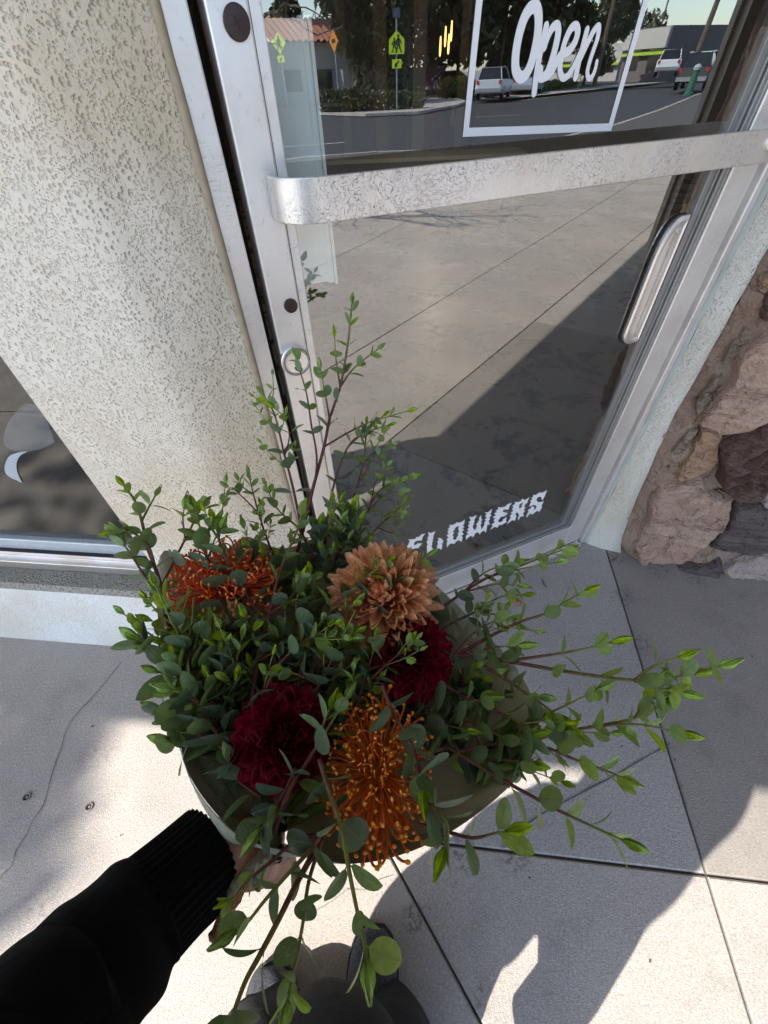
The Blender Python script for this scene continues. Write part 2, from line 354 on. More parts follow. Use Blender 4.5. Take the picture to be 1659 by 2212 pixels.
polys = [[np.array(p) for p in [(-7, 1.6), (-7, -5.8), (10.2, -5.8), (10.2, 1.6)]]]
def split(p, d, only=None):
    global polys
    p, d = np.array(p, float), np.array(d, float); d /= np.linalg.norm(d); out = []
    for q in polys:
        if only and not only(sum(q)/len(q)): out.append(q); continue
        for s in (1, -1):
            r = cut(q, p, d, s)
            if len(r) > 2: out.append(r)
    polys = out
A_ = (1, -.137); J1D = (.16, 1)
split((.89, -.745), (1, -.146))
split((3.5, -2.75), (1, -.28)); split((3.5, -4.4), (1, -.2))
split((.66, .024), J1D)
for x in (2.35, 4.0, 5.9, 8.0): split((x, -.3), J1D)
split((-2.9, .3), J1D)
split((-.019, .081), (.157, -.243), lambda c: -.8 < c[1] and -2 < c[0] < .7)
split((.186, .087), (1, -.128), lambda c: c[1] > -.6 and c[0] > -.1 if True else 0)
split((-1.0, -1), J1D, lambda c: c[1] < -.75 and c[0] < .7)
slabs = sorted(polys, key=lambda q: q[0][0])
for q in slabs:
    r = shrink(q, .0024)
    if len(r) < 3: continue
    c = sum(r)/len(r); zt = .0 + random.uniform(-.001, .001)
    mt = CONC_B if (c[0] > .7 and c[1] > 0.05 and c[0] < 3) else (CONC_A if abs(c[0]) < .75 and c[1] > 0 else CONC)
    b = MB(); r2 = shrink(r, .003); k = len(r)
    if len(r2) == k:
        vs = [(*p, -.012) for p in r]+[(*p, zt-.003) for p in r]+[(*p, zt) for p in r2]
        # outline repeated for the worn arris
        b.add(vs, [(i, (i+1) % k, k+(i+1) % k, k+i) for i in range(k)]+[(k+i, k+(i+1) % k, 2*k+(i+1) % k, 2*k+i) for i in range(k)]+[tuple(range(2*k, 3*k))])
    else: b.prism([(*p, -.012) for p in r], (0, 0, .012+zt))
    b.build('slab', mt, PAVE)
# hairline cracks and the shallow seam: thin irregular strips lying in the slab face
def ribbon(name, pts, w, mat, z=.0025, jit=.006, step=.03, parent=None):
    P = [np.array(p, float) for p in pts]; L = []
    for a, c in zip(P[:-1], P[1:]):
        n = max(2, int(np.linalg.norm(c-a)/step))
        L += [a+(c-a)*i/n + (rng.normal(0, jit, 2) if 0 < i else 0) for i in range(n)]
    L.append(P[-1]); vs = []
    for i, p in enumerate(L):
        d = L[min(i+1, len(L)-1)]-L[max(i-1, 0)]; d = d/np.linalg.norm(d); nn = np.array([-d[1], d[0]]); ww = w*random.uniform(.3, 1.2)
        vs += [(*(p+nn*ww), z), (*(p-nn*ww), z)]
    b = MB(); b.add(vs, [(2*i, 2*i+1, 2*i+3, 2*i+2) for i in range(len(L)-1)])
    return b.build(name, mat, parent)
gp = lambda *p: [G(x, y)[:2] for x, y in p]
ribbon('crack', gp((265, 1428), (215, 1490), (152, 1560), (120, 1650), (95, 1740), (60, 1800), (28, 1870), (0, 1905), (-60, 2000)), .0011, CRACK, jit=.004, parent=PAVE)
ribbon('seam', gp((1447, 1606), (1300, 1690), (1200, 1742), (1114, 1790)), .0016, CRACK, jit=.001, parent=PAVE)
ribbon('crack', gp((650, 1985), (720, 1945), (850, 1890)), .0006, CRACK, jit=.004, parent=PAVE)
# the door-side strip of wet dirt along the joint and small marks on the slabs
for (x, y, r) in [(58, 1722, .0085), (193, 1743, .008)]:
    p = G(x, y); b = MB(); b.tube([p+np.array([math.cos(a)*r, math.sin(a)*r, .0015]) for a in np.linspace(0, 2*PI, 17)], .0022, 6); 
    b.disc(p+np.array([0, 0, .0006]), (0, 0, 1), r*.95, .0006, 14, 1); b.disc(p+np.array([.001, 0, .001]), (0, 0, 1), r*.35, .0015, 10, 2)
    b.build('anchor_bolt', [CONC_B, BLACKR, ALU_D], PAVE)
b = MB()
for i in range(130):
    x, y = random.uniform(-1.6, 2.2), random.uniform(-.4, .85)
    if y > .55-.13*x*0+.0 and x < .1: continue
    r = random.uniform(.0012, .0035); a0 = random.uniform(0, 6)
    b.add([(x+math.cos(a0+k)*r*random.uniform(.5, 1.2), y+math.sin(a0+k)*r*random.uniform(.5, 1.2), .0035) for k in range(0, 6)]+[(x, y, .0035+r*.5)], [(k, (k+1) % 6, 6) for k in range(6)])
tag(b.build('grit', CRACK), kind='stuff')
# scraps on the pavement
def scrap(px, label, cat, name, size, col, long=1.0):
    p = G(*px); m = flat(name+'_colour', col, .7, 0, .3, 200); b = MB(); n = 9; a0 = random.uniform(0, 6)
    ring = [(p[0]+math.cos(a0)*math.cos(t)*size*long-math.sin(a0)*math.sin(t)*size, p[1]+math.sin(a0)*math.cos(t)*size*long+math.cos(a0)*math.sin(t)*size, .003+.002*math.sin(3*t)) for t in np.linspace(0, 2*PI, n, endpoint=False)]
    b.add(ring+[(p[0], p[1], .0085)], [(i, (i+1) % n, n) for i in range(n)]); b.add([(x, y, .0022) for x, y, z in ring], [tuple(range(n))]); 
    tag(b.build(name, m), label, cat)
scrap((1120, 1302), 'small dry brown leaf scrap on the pale slab below the door sill', 'leaf scrap', 'leaf_scrap', .010, (.30, .14, .07), 1.5)
scrap((1568, 1243), 'little tan pebble at the foot of the stone wall', 'pebble', 'pebble', .007, (.36, .20, .10))
scrap((1415, 1213), 'cream chip of stone lying beside the dark bottom stone', 'stone chip', 'stone_chip', .006, (.45, .38, .27), 1.6)
scrap((1175, 1262), 'thin green blade of grass dropped on the slab by the sill', 'grass blade', 'grass_blade', .003, (.05, .12, .05), 6)
# ================================================================== BUILDING SHELL (walls round the door)
ZT = 2.62
uc = -.367   # door opening, left side
w = thing('stucco_wall', 'pitted cream stucco wall between the low window and the aluminium door', 'wall', (*WO[:2], 0))
L = D(-.487, 0); WX = .228; Zs = .322; REV = .085
b = MB()
def quad(b, *p, m=0): b.add(p, [(0, 1, 2, 3)], m)
Wc = lambda u, z, d=0.0: W(u, z, -d)
c0 = L; 
# upright between window and corner, and the return beside the door
def P2(p, z): return np.array([p[0], p[1], z])
cor = P2(L, 0)
pa, pb = cor+(W(WX, 0)-cor)/np.linalg.norm(W(WX, 0)-cor)*.022, cor+DU*.022; arc = [W(WX, 0)]+[pa*(1-t_)**2+2*cor*t_*(1-t_)+pb*t_*t_ for t_ in np.linspace(0, 1, 7)]+[D(uc, 0)]
b.add([P2(p, z) for p in arc for z in (0, ZT)], [(2*i, 2*i+2, 2*i+3, 2*i+1) for i in range(len(arc)-1)])
b.add([P2(D(uc, 0), 0), P2(D(uc, 0, -.16), 0), P2(D(uc, 0, -.16), ZT), P2(D(uc, 0), ZT)], [(0, 1, 2, 3)])
b.add([Wc(WX, Zs), Wc(WX, ZT), Wc(WX, ZT, REV+.1), Wc(WX, Zs, REV+.1)], [(0, 1, 2, 3)])
o = b.build('upright', STUCCO, w)
for q in o.data.polygons: q.use_smooth = q.area < .08
b = MB()
b.add([Wc(WX, 0), Wc(3.2, 0), Wc(3.2, Zs-.012), Wc(WX, Zs-.012)], [(3, 2, 1, 0)])
b.build('plinth', STUCCO_P, w)
b = MB(); b.add([Wc(WX, Zs-.012), Wc(3.2, Zs-.012), Wc(3.2, Zs, .012), Wc(WX, Zs, .012), Wc(3.2, Zs+.004, REV+.1), Wc(WX, Zs+.004, REV+.1)], [(0, 1, 2, 3), (3, 2, 4, 5)])
b.build('sill', STUCCO_D, w)
b = MB(); b.box(lambda u, z, q: W(u, z, q), (WX, 3.2), (1.75, ZT), (-.25, 0)); b.box(lambda u, z, q: W(u, z, q), (3.2, 6.5), (0, ZT), (-.25, 0)); b.build('wall_panel', STUCCO, w)
# window
wn = thing('shop_window', 'low window with pale frame and dark reflecting glass left of the door', 'window', W(.8, .5, -REV))
fW = lambda u, z, q: W(u, z, q-REV)
b = MB(); b.box(fW, (WX, 3.2), (Zs+.004, Zs+.034), (-.02, .030)); b.box(fW, (WX, 3.2), (Zs+.034, Zs+.052), (-.02, .010)); b.build('bottom_frame', ALU_H, wn, bevel=.003)
b = MB(); b.box(fW, (WX, 3.2), (Zs+.052, Zs+.092), (-.03, .002)); b.build('glazing_bead', flat('pale_blue_metal', (.55, .60, .66), .4, .5, .15, 40), wn, bevel=.003)
b = MB(); b.box(fW, (WX, 3.2), (Zs+.0505, Zs+.0535), (-.02, .0115)); b.build('seal', BLACKR, wn)
b = MB(); b.box(fW, (WX-.02, WX+.012), (Zs+.092, 1.75), (-.03, .0)); b.box(fW, (3.16, 3.2), (Zs+.092, 1.75), (-.03, .0)); b.box(fW, (WX+.012, 3.16), (1.71, 1.75), (-.03, .0)); b.build('frame', ALU, wn)
b = MB(); b.box(fW, (WX+.012, 3.16), (Zs+.092, 1.71), (-.018, -.012)); b.build('pane', GLASS_W, wn)
# pale vinyl logo on the window: a rounded blob over a curved tail
b = MB(); fl = lambda x, y: hit(x, y, W(0, 0, -REV-.0105), WN)
blob = [fl(x, y) for x, y in crv([(52, 873), (22, 905), (8, 945), (18, 968), (50, 976), (98, 966), (116, 955)], 16)]+[fl(120, 960), fl(90, 870)]
FROST = NT('frosted_vinyl'); _m = FROST.n('ShaderNodeMixShader', i0=.09, i1=FROST.n('ShaderNodeBsdfTransparent').outputs[0], i2=FROST.n('ShaderNodeBsdfDiffuse', Color=(.6, .62, .64)).outputs[0]); FROST = FROST.done(_m)
b.prism(blob, WN*.0006); b.build('frosted_logo', FROST, wn)
b = MB()
o_ = [fl(x, y) for x, y in crv([(44, 976), (20, 985), (10, 1010), (18, 1028), (48, 1042)], 12)]; i_ = [fl(x, y) for x, y in crv([(48, 1044), (38, 1020), (36, 1000), (44, 984), (60, 975)], 12)]
FR2 = NT('pale_frosted_vinyl'); FR2 = FR2.done(FR2.n('ShaderNodeMixShader', i0=.55, i1=FR2.n('ShaderNodeBsdfTransparent').outputs[0], i2=FR2.n('ShaderNodeBsdfDiffuse', Color=(.6, .64, .68)).outputs[0])); b.prism(o_+i_, WN*.0006); b.build('white_swash', FR2, wn)
# roof and its overhang, whose edge throws the straight shade line across the pavement
k_ = ZT/math.tan(math.radians(SUN_EL)); SH = SUN_H/np.linalg.norm(SUN_H)*k_
edge = lambda x: np.array([x, .318-.137*(x-SH[0])+SH[1]])
rf = thing('flat_roof', 'deep flat roof overhang above the shopfront', 'roof', (0, 0, ZT))
b = MB(); b.prism([(*edge(-9), ZT+.001), (*edge(9.5), ZT+.001), (9.5, 14, ZT+.001), (-9, 14, ZT+.001)], (0, 0, .28)); b.build('roof_slab', flat('roof_plaster', (.62, .60, .56), .85), rf)
b = MB(); p, q = edge(-9), edge(9.5); nn = np.array([.136, .99])
b.prism([(*(p-nn*.03), ZT+.003), (*(q-nn*.03), ZT+.003), (*(q-nn*.002), ZT+.003), (*(p-nn*.002), ZT+.003)], (0, 0, .34)); b.build('fascia', flat('fascia_paint', (.30, .26, .22), .6), rf)
# stone pier wall
UMX = 2.05
UF = .62
sw = thing('stone_wall', 'rough pink and brown fieldstone wall right of the door', 'wall', (*SO[:2], 0))
b = MB(); Lc = P2(D(UF, 0), 0); ms = S(.012, 0)
nu, nz = 90, 90; us = np.linspace(-.03, UMX, nu); ule = lambda z: -.018-.074*min(1, z/.55)**.55; zs = np.linspace(0, ZT, nz)
vs = []
for z in zs:
    for u in us:
        n = .006*math.sin(u*31+z*17)+.004*math.sin(u*70-z*55)+.003*math.sin(z*120+u*20); f_ = max(0, 1-(u+.03)/.3); vs.append(S(u+(ule(z)+.03)*f_+(.004*math.sin(z*70)+.003*math.sin(z*171) if u < -.02 else 0), z, n*1.8+.006-(.020 if u < -.02 else 0)))
b.add(vs, [(j*nu+i, j*nu+i+1, (j+1)*nu+i+1, (j+1)*nu+i) for j in range(nz-1) for i in range(nu-1)])
MORTAR = m_stone('mortar', (.40, .255, .18), (.47, .35, .27), (.11, .055, .042), (7, 7, 7))
b.build('mortar', MORTAR, sw, smooth=True)
b = MB(); b.box(lambda u, z, q: S(u, z, q), (.0, UMX), (0, ZT), (-.30, -.06)); b.build('core', CONC, sw)
PINK = m_stone('pink_stone', (.50, .315, .235), (.64, .46, .36), (.17, .10, .075), (4, 4, 16), .5)
ORNG = m_stone('orange_stone', (.46, .265, .155), (.60, .41, .27), (.22, .12, .07), (6, 6, 14), -.5)
BRWN = m_stone('petrified_brown_stone', (.14, .075, .062), (.27, .155, .125), (.03, .017, .014), (2.2, 2.2, 46), .62, 1.3)
GREY = m_stone('purple_grey_stone', (.10, .070, .068), (.21, .165, .155), (.04, .03, .03), (3, 3, 40), .08)
PALE = m_stone('pale_pink_stone', (.47, .37, .33), (.54, .46, .42), (.22, .15, .13), (5, 5, 18), .2)
stone_local = lambda p: (lambda P: ((P-SO) @ SU, P[2]))(hit(p[0], p[1], SO, SN))
cp = lambda pts: [((2400+x/1.7019)/1.8228, (1000+y/1.7019)/1.8228) for x, y in pts]
def stone(uvs, mat, bulge=.03, rough=.010, label=None, seed=0, ridge=0.0, rdir=.6, base=.012):
    r = np.random.default_rng(seed); uv = np.array(uvs); c = uv.mean(0); uv = c+(uv-c)*1.03
    # denser outline with a broken edge
    dense = []
    k = len(uv)
    for i in range(k):
        a, d = uv[i], uv[(i+1) % k]; n = max(2, int(np.linalg.norm(d-a)/.010))
        for j in range(n): dense.append(a+(d-a)*j/n+(r.normal(0, .0019, 2) if j else 0))
    dense = np.array(dense); n = len(dense); rings = [1.035, 1.005, .985, .955, .91, .86, .80, .74, .68, .61, .54, .47, .40, .32, .24, .16, .08]; hs = [-.3, .25, .62, .85, .95, 1.0]+[1.0]*11
    ph = r.uniform(0, 6, 8); fq = r.uniform(14, 40, 8); fa = r.uniform(0, 6.28, 8)
    fc_ = c+r.normal(0, 1, (16, 2))*np.ptp(uv, axis=0)*.34; fs_ = r.normal(0, .17, (16, 2)); fo = r.normal(0, .35, 16)
    fc2 = c+r.normal(0, 1, (60, 2))*np.ptp(uv, axis=0)*.36; fs2 = r.normal(0, .25, (60, 2))
    def nz(u, z):
        u, z = u+.007*math.sin(53*z+ph[6])+.003*math.sin(140*u), z+.007*math.sin(49*u+ph[7])+.003*math.sin(150*z)
        q = np.array([u, z]); k3 = int(np.argmin(((fc_-q)**2).sum(1))); k4 = int(np.argmin(((fc2-q)**2).sum(1)))
        v = fo[k3]+((q-fc_[k3]) @ fs_[k3])/.03+((q-fc2[k4]) @ fs2[k4])/.02
        if ridge: v = v*.45+ridge*1.4*abs(math.sin(75*(-u*math.sin(rdir)+z*math.cos(rdir))+1.2*math.sin(20*u)))
        return v
    vs = []
    for rr, h in zip(rings, hs):
        for p in dense:
            q = c+(p-c)*rr; vs.append(S(q[0], q[1], base+bulge*h+rough*nz(*q)*max(0, min(1, (h-.2)*1.4))+r.normal(0, .0007)))
    vs.append(S(c[0], c[1], base+bulge+rough*nz(*c)))
    fs = [(k2*n+i, k2*n+(i+1) % n, (k2+1)*n+(i+1) % n, (k2+1)*n+i) for k2 in range(len(rings)-1) for i in range(n)]
    q0 = (len(rings)-1)*n; fs += [(q0+i, q0+(i+1) % n, q0+n) for i in range(n)]
    O = S(c[0], c[1], 0); b = MB(); b.add([np.array(v)-O for v in vs], fs)
    me = b.mesh('stone', mat, False); o = link('stone', me, sw, Matrix.Translation(O))
    bm = bmesh.new(); bm.from_mesh(me); bmesh.ops.recalc_face_normals(bm, faces=bm.faces); bm.to_mesh(me); bm.free()
    if label: o['label'] = label
    return o
ST = [
 ([(850, 640), (920, 560), (1000, 520), (1100, 490), (1240, 520), (1300, 760), (1230, 980), (1062, 1060), (1000, 1100), (860, 1150), (720, 1165), (690, 1140), (610, 1120), (590, 1090), (640, 1020), (690, 960), (720, 900), (800, 820)], PINK, .040, .014, 'big pink stone with flowing ridges', .35, .5),
 ([(600, 1150), (700, 1165), (735, 1185), (700, 1260), (710, 1330), (660, 1420), (600, 1440), (530, 1480), (450, 1490), (440, 1460), (480, 1400), (530, 1300), (580, 1220)], ORNG, .028, .009, 'small orange stone', 0, 0),
 ([(1230, 1060), (1062, 1110), (920, 1150), (760, 1190), (715, 1230), (728, 1330), (745, 1420), (720, 1480), (770, 1550), (860, 1600), (960, 1580), (1062, 1480), (1250, 1390), (1330, 1180)], BRWN, .036, .017, 'dark brown stone with wood-like grain', 1.2, .75),
 ([(330, 1540), (450, 1510), (600, 1490), (650, 1580), (790, 1610), (780, 1720), (700, 1830), (600, 1920), (480, 1990), (330, 2010), (190, 1990), (165, 1900), (240, 1780), (280, 1650)], PINK, .045, .016, None, 0, 0),
 ([(840, 1660), (960, 1625), (1040, 1670), (1100, 1760), (1130, 1880), (1062, 1940), (980, 1960), (840, 1960), (720, 1930), (660, 1920), (710, 1860), (780, 1780)], GREY, .034, .010, 'dark purple grey stone with a reddish band', .5, .1),
 ([(1240, 1430), (1062, 1540), (1000, 1620), (1060, 1680), (1120, 1740), (1260, 1700), (1330, 1560)], PALE, .030, .010, None, 0, 0),
 ([(185, 2035), (400, 2062), (600, 2034), (715, 2015), (735, 2060), (700, 2105), (480, 2128), (300, 2125), (225, 2080)], GREY, .045, .008, 'long flat dark stone at the foot', .9, .02),
 ([(750, 2085), (860, 2030), (960, 1990), (1080, 1970), (1180, 2060), (1180, 2190), (1062, 2215), (960, 2185), (840, 2140)], PALE, .038, .012, None, 0, 0),
 ([(1240, 160), (1062, 220), (1000, 300), (1000, 410), (1062, 435), (1220, 470), (1320, 330)], BRWN, .030, .010, None, .6, .4),
 ([(880, 470), (950, 500), (900, 570), (830, 650), (790, 690), (740, 700), (790, 600)], m_stone('tan_stone', (.28, .215, .15), (.36, .29, .21), (.13, .09, .06), (5, 5, 10)), .012, .006, None, 0, 0),
 ([(570, 980), (640, 880), (690, 810), (740, 790), (700, 880), (640, 980), (580, 1060)], bpy.data.materials['tan_stone'], .012, .005, None, 0, 0),
 ([(420, 1280), (520, 1160), (575, 1160), (500, 1290), (440, 1400), (380, 1410)], bpy.data.materials['tan_stone'], .012, .006, None, 0, 0),
 ([(1240, -250), (1120, 60), (1010, 130), (985, 200), (1050, 190), (1250, 130), (1330, -60)], ORNG, .03, .01, None, 0, 0),
]
done = []
for i, (pts, mt, bu, ro, lb, ri, rd) in enumerate(ST):
    bu *= .70
    uv = [stone_local(p) for p in cp(pts)]; done.append(np.array(uv)); stone(uv, mt, bu, ro, lb, 100+i, ri, rd)
# the rest of the wall beyond the picture's edge and above
mats = [PINK, ORNG, BRWN, PALE, GREY, bpy.data.materials['tan_stone'], PINK]
def free(c, r):
    return all(np.min(np.linalg.norm(d-np.array(c), axis=1)) > r*1.05 and not (d[:, 0].min() < c[0] < d[:, 0].max() and d[:, 1].min() < c[1] < d[:, 1].max()) for d in done)
ir = [.15]*250+[.12]*350+[.09]*500+[.065]*600+[.048]*500; nst = 0
for i, r in enumerate(ir):
    c = (random.uniform(.06, UMX-.06), random.uniform(.05, 2.55))
    if nst > 150 or not free(c, r*.96): continue
    nst += 1
    n = random.randint(8, 11); uv = [(c[0]+math.cos(t)*r*random.uniform(.82, 1.08)*1.15, c[1]+math.sin(t)*r*random.uniform(.8, 1.05)*.85) for t in np.linspace(0, 2*PI, n, endpoint=False)]
    uv = [(min(max(a, .05), UMX-.01), max(z, .01)) for a, z in uv]
    mt = random.choice(mats); done.append(np.array(uv)); stone(uv, mt, .03, .01, None, 300+i, .7 if mt is BRWN else 0, random.uniform(0, 1))
# stucco margin between the door frame and the stones
sm = thing('stucco_reveal', 'narrow rough whitish stucco strip between the door frame and the stone wall', 'wall trim', (*D(UF+.05, 0)[:2], 0))
nzz = 60
def rev(z): A0 = D(UF, 0, 0); A1 = D(UF+.004, 0, .016); A2 = S(ule(z), 0, .004); return [A0, A1, A1*.55+A2*.45+np.array([-.002, -.004, 0]), A2, S(ule(z)+.006, 0, -.05)]
for sl_, nm_, mt_ in ((slice(0, 2), 'painted_edge', PAINT), (slice(1, 5), 'stucco_strip', STUCCO_R)):
    bb = MB(); rows_ = []
    for z in np.linspace(0, ZT, nzz): rows_.append([P2(c, z)+np.array([rng.normal(0, .0010), rng.normal(0, .0010), 0]) for c in rev(z)[sl_]])
    m_ = len(rows_[0]); bb.add([p for r in rows_ for p in r], [(j*m_+i, j*m_+i+1, (j+1)*m_+i+1, (j+1)*m_+i) for j in range(nzz-1) for i in range(m_-1)])
    bb.build(nm_, mt_, sm, smooth=(nm_ != 'painted_edge'))
# ================================================================== DOOR FRAME AND DOOR
fr = thing('door_frame', 'fixed aluminium door frame set in the stucco', 'door frame', (*D(.13, 0)[:2], 0))
b = MB(); b.box(D, (uc+.004, -.338), (0, 2.2), (-.10, .004)); b.build('jamb', ALU, fr, bevel=.002)
b = MB(); b.box(D, (.600, UF-.001), (0, 2.2), (-.10, .008)); b.box(D, (.592, .600), (0, 2.2), (-.10, -.006)); b.build('jamb', ALU, fr, bevel=.002)
b = MB(); b.box(D, (uc+.004, UF-.001), (2.2, 2.25), (-.10, .004)); b.build('head', ALU, fr, bevel=.002)
b = MB(); b.box(D, (-.338, .592), (.0005, .016), (-.11, .022)); b.build('threshold', ALU_H, fr, bevel=.004)
b = MB(); b.tube([D(uc+.001, z, .003+.0006*math.sin(z*40)) for z in np.linspace(0, 2.25, 60)], [.0050+.0007*math.sin(i*1.9) for i in range(60)], 7); b.build('caulk', CAULK, fr, smooth=True)
b = MB(); b.box(D, (-.3385, -.3225), (.02, 2.2), (-.11, -.085)); b.build('gap_seal', BLACKR, fr)
b = MB(); b.box(lambda u, z, q: D(u, z, q), (uc, UF), (2.251, ZT), (-.2, -.02)); b.build('transom_panel', STUCCO, fr)
dr = thing('glass_door', 'aluminium framed glass shop door with a push bar and white lettering', 'door', D(.13, .02))
ST0, ST1 = -.3235, -.282; GL, GRt = -.269, .484; SR0, SR1 = .522, .590; RB, RTp = .022, .137
b = MB(); b.box(D, (ST0, ST1), (RB, 2.19), (-.045, 0)); b.build('stile', ALU, dr, bevel=.0025)
b = MB(); b.box(D, (SR0, SR1), (RB, 2.19), (-.045, 0)); b.build('stile', ALU, dr, bevel=.0025)
b = MB(); b.box(D, (ST1, SR0), (RB, RTp-.012), (-.045, -.001)); b.build('bottom_rail', ALU, dr, bevel=.002)
b = MB(); b.box(D, (ST1, SR0), (2.08, 2.19), (-.045, -.001)); b.build('top_rail', ALU, dr)
b = MB(); b.box(D, (ST1+.0005, GL), (RTp, 2.08), (-.03, -.003)); b.build('glazing_bead', ALU, dr, bevel=.0015)
b = MB(); b.box(D, (.505, SR0-.0005), (RTp, 2.08), (-.03, -.004)); b.box(D, (.5135, .5165), (RTp, 2.08), (-.03, -.0015)); b.build('glazing_bead', ALU_D, dr, bevel=.0015)
b = MB(); b.box(D, (GRt, .5045), (RTp, 2.08), (-.03, -.012)); b.box(D, (GRt+.014, GRt+.018), (RTp, 2.08), (-.03, -.008)); b.build('inner_bead', ALU_D, dr, bevel=.001)
b = MB(); b.box(D, (GL, .505), (RTp-.0115, RTp+.002), (-.03, -.0035)); b.box(D, (GL, .505), (RTp+.002, RTp+.016), (-.03, -.0105)); b.build('bottom_bead', ALU_D, dr, bevel=.0015)
b = MB(); b.box(D, (GL-.004, GRt+.004), (RTp+.004, 2.085), (-.022, -.0155)); b.build('pane', GLASS, dr)
WG = -.0150
# push bar: a flat strap that bends into the left stile
b = MB()
pr = [(-.297, .002), (-.297, .012)]+[(-.245-.052*math.cos(t_), .012+.044*math.sin(t_)) for t_ in np.linspace(.06, PI/2, 22)]+[(u, .056) for u in np.linspace(-.20, .50, 8)]+[(.535, .055), (.558, .050), (.572, .040), (.577, .022), (.577, .002)]
zb0, zb1 = 1.086, 1.129; th = .005
def barz(u): return (u+.3)*.002
rings = []
for i, (u, q) in enumerate(pr):
    d = np.array(pr[min(i+1, len(pr)-1)])-np.array(pr[max(i-1, 0)]); d = d/np.linalg.norm(d); nn = np.array([-d[1], d[0]])
    o_, i_ = (u, q), (u-nn[0]*th, q-nn[1]*th)
    rings.append([D(o_[0], zb0+barz(u), o_[1]), D(o_[0], zb1+barz(u), o_[1]), D(i_[0], zb1+barz(u), i_[1]), D(i_[0], zb0+barz(u), i_[1])])
b.add([p for r in rings for p in r], [(4*i+j, 4*i+(j+1) % 4, 4*i+4+(j+1) % 4, 4*i+4+j) for i in range(len(rings)-1) for j in range(4)]+[(0, 1, 2, 3), tuple(4*(len(rings)-1)+k for k in (3, 2, 1, 0))])
bar = b.build('push_bar', ALU_BAR, dr, bevel=.0012)
b = MB(); b.disc(D(.500, 1.113, .056), DN, .011, .004, 20, dome=.001); b.build('bar_bolt', ALU_H, bar, smooth=False)
for px, r, lb in (((511, 49), .0125, 'large brown screw cap'), ((628, 660), .0095, 'small brown screw with a cross slot')):
    u, z = dpx(*px); b = MB(); b.disc(D(u, z, .0003), DN, r, .0022, 24, dome=.0008); o = b.build('screw_cap', BROWN, dr, smooth=False); o['label'] = lb
    b = MB()
    for a in (0, PI/2): 
        dx, dz = math.cos(a+.4)*r*.38, math.sin(a+.4)*r*.38; px_, pz_ = -math.sin(a+.4)*r*.07, math.cos(a+.4)*r*.07
        b.prism([D(u+s1*dx+s2*px_, z+s1*dz+s2*pz_, .0027+.0001*(a > 0)) for s1, s2 in ((1, 1), (-1, 1), (-1, -1), (1, -1))], DN*.0005)
    b.build('cross_slot', BLACKR, o)
u, z = dpx(637, 777); b = MB(); b.disc(D(u, z, .0003), DN, .0225, .008, 36); b.disc(D(u, z, .0084), DN, .0175, .0012, 36); lk = b.build('lock_cylinder', ALU_H, dr)
b = MB(); b.tube([D(u+math.cos(t)*.0195, z+math.sin(t)*.0195, .009) for t in np.linspace(0, 2*PI, 37)], .0022, 8); b.build('lock_ring', ALU_D, lk, smooth=True)
# flush pull: half-stadium plate with a raised rim, on the right stile
def stad(x1, w_, z0, z1, n=10, rad=.07):
    p = [(x1, z1), ]
    for t in np.linspace(PI/2, PI, n): p.append((x1-w_+.032*(1+math.cos(t))*1.0, z1-rad+rad*math.sin(t)))
    for t in np.linspace(PI, 1.5*PI, n): p.append((x1-w_+.032*(1+math.cos(t)), z0+.028+.028*math.sin(t)))
    p.append((x1, z0)); return p
pu1 = .470; po = stad(pu1, .052, .775, 1.012); pi_ = stad(pu1-.006, .036, .789, .996)
b = MB(); n = len(po); base = -.004
f = lambda P, q: [D(a, c, q) for a, c in P]
vs = f(po, -.0135)+f(po, base-.002)+f([(a+(i_a-a)*.45, c+(i_c-c)*.45) for (a, c), (i_a, i_c) in zip(po, pi_)], base)+f(pi_, base-.002)+f(pi_, base-.007)
fs = [(k*n+i, k*n+(i+1) % n, (k+1)*n+(i+1) % n, (k+1)*n+i) for k in range(4) for i in range(n)]+[tuple(range(4*n, 5*n))]
b.add(vs, fs); pl = b.build('pull_handle', ALU_H, dr)
b = MB(); b.box(D, (pu1-.0145, pu1-.0105), (.792, .985), (-.0105, -.003)); b.build('pull_lip', ALU_H, pl)
b = MB(); b.prism(f([(a-.0035, c+(.0015 if c > .9 else -.0015)) for a, c in po], -.0147), DN*.0025); b.build('pull_gasket', BLACKR, pl)
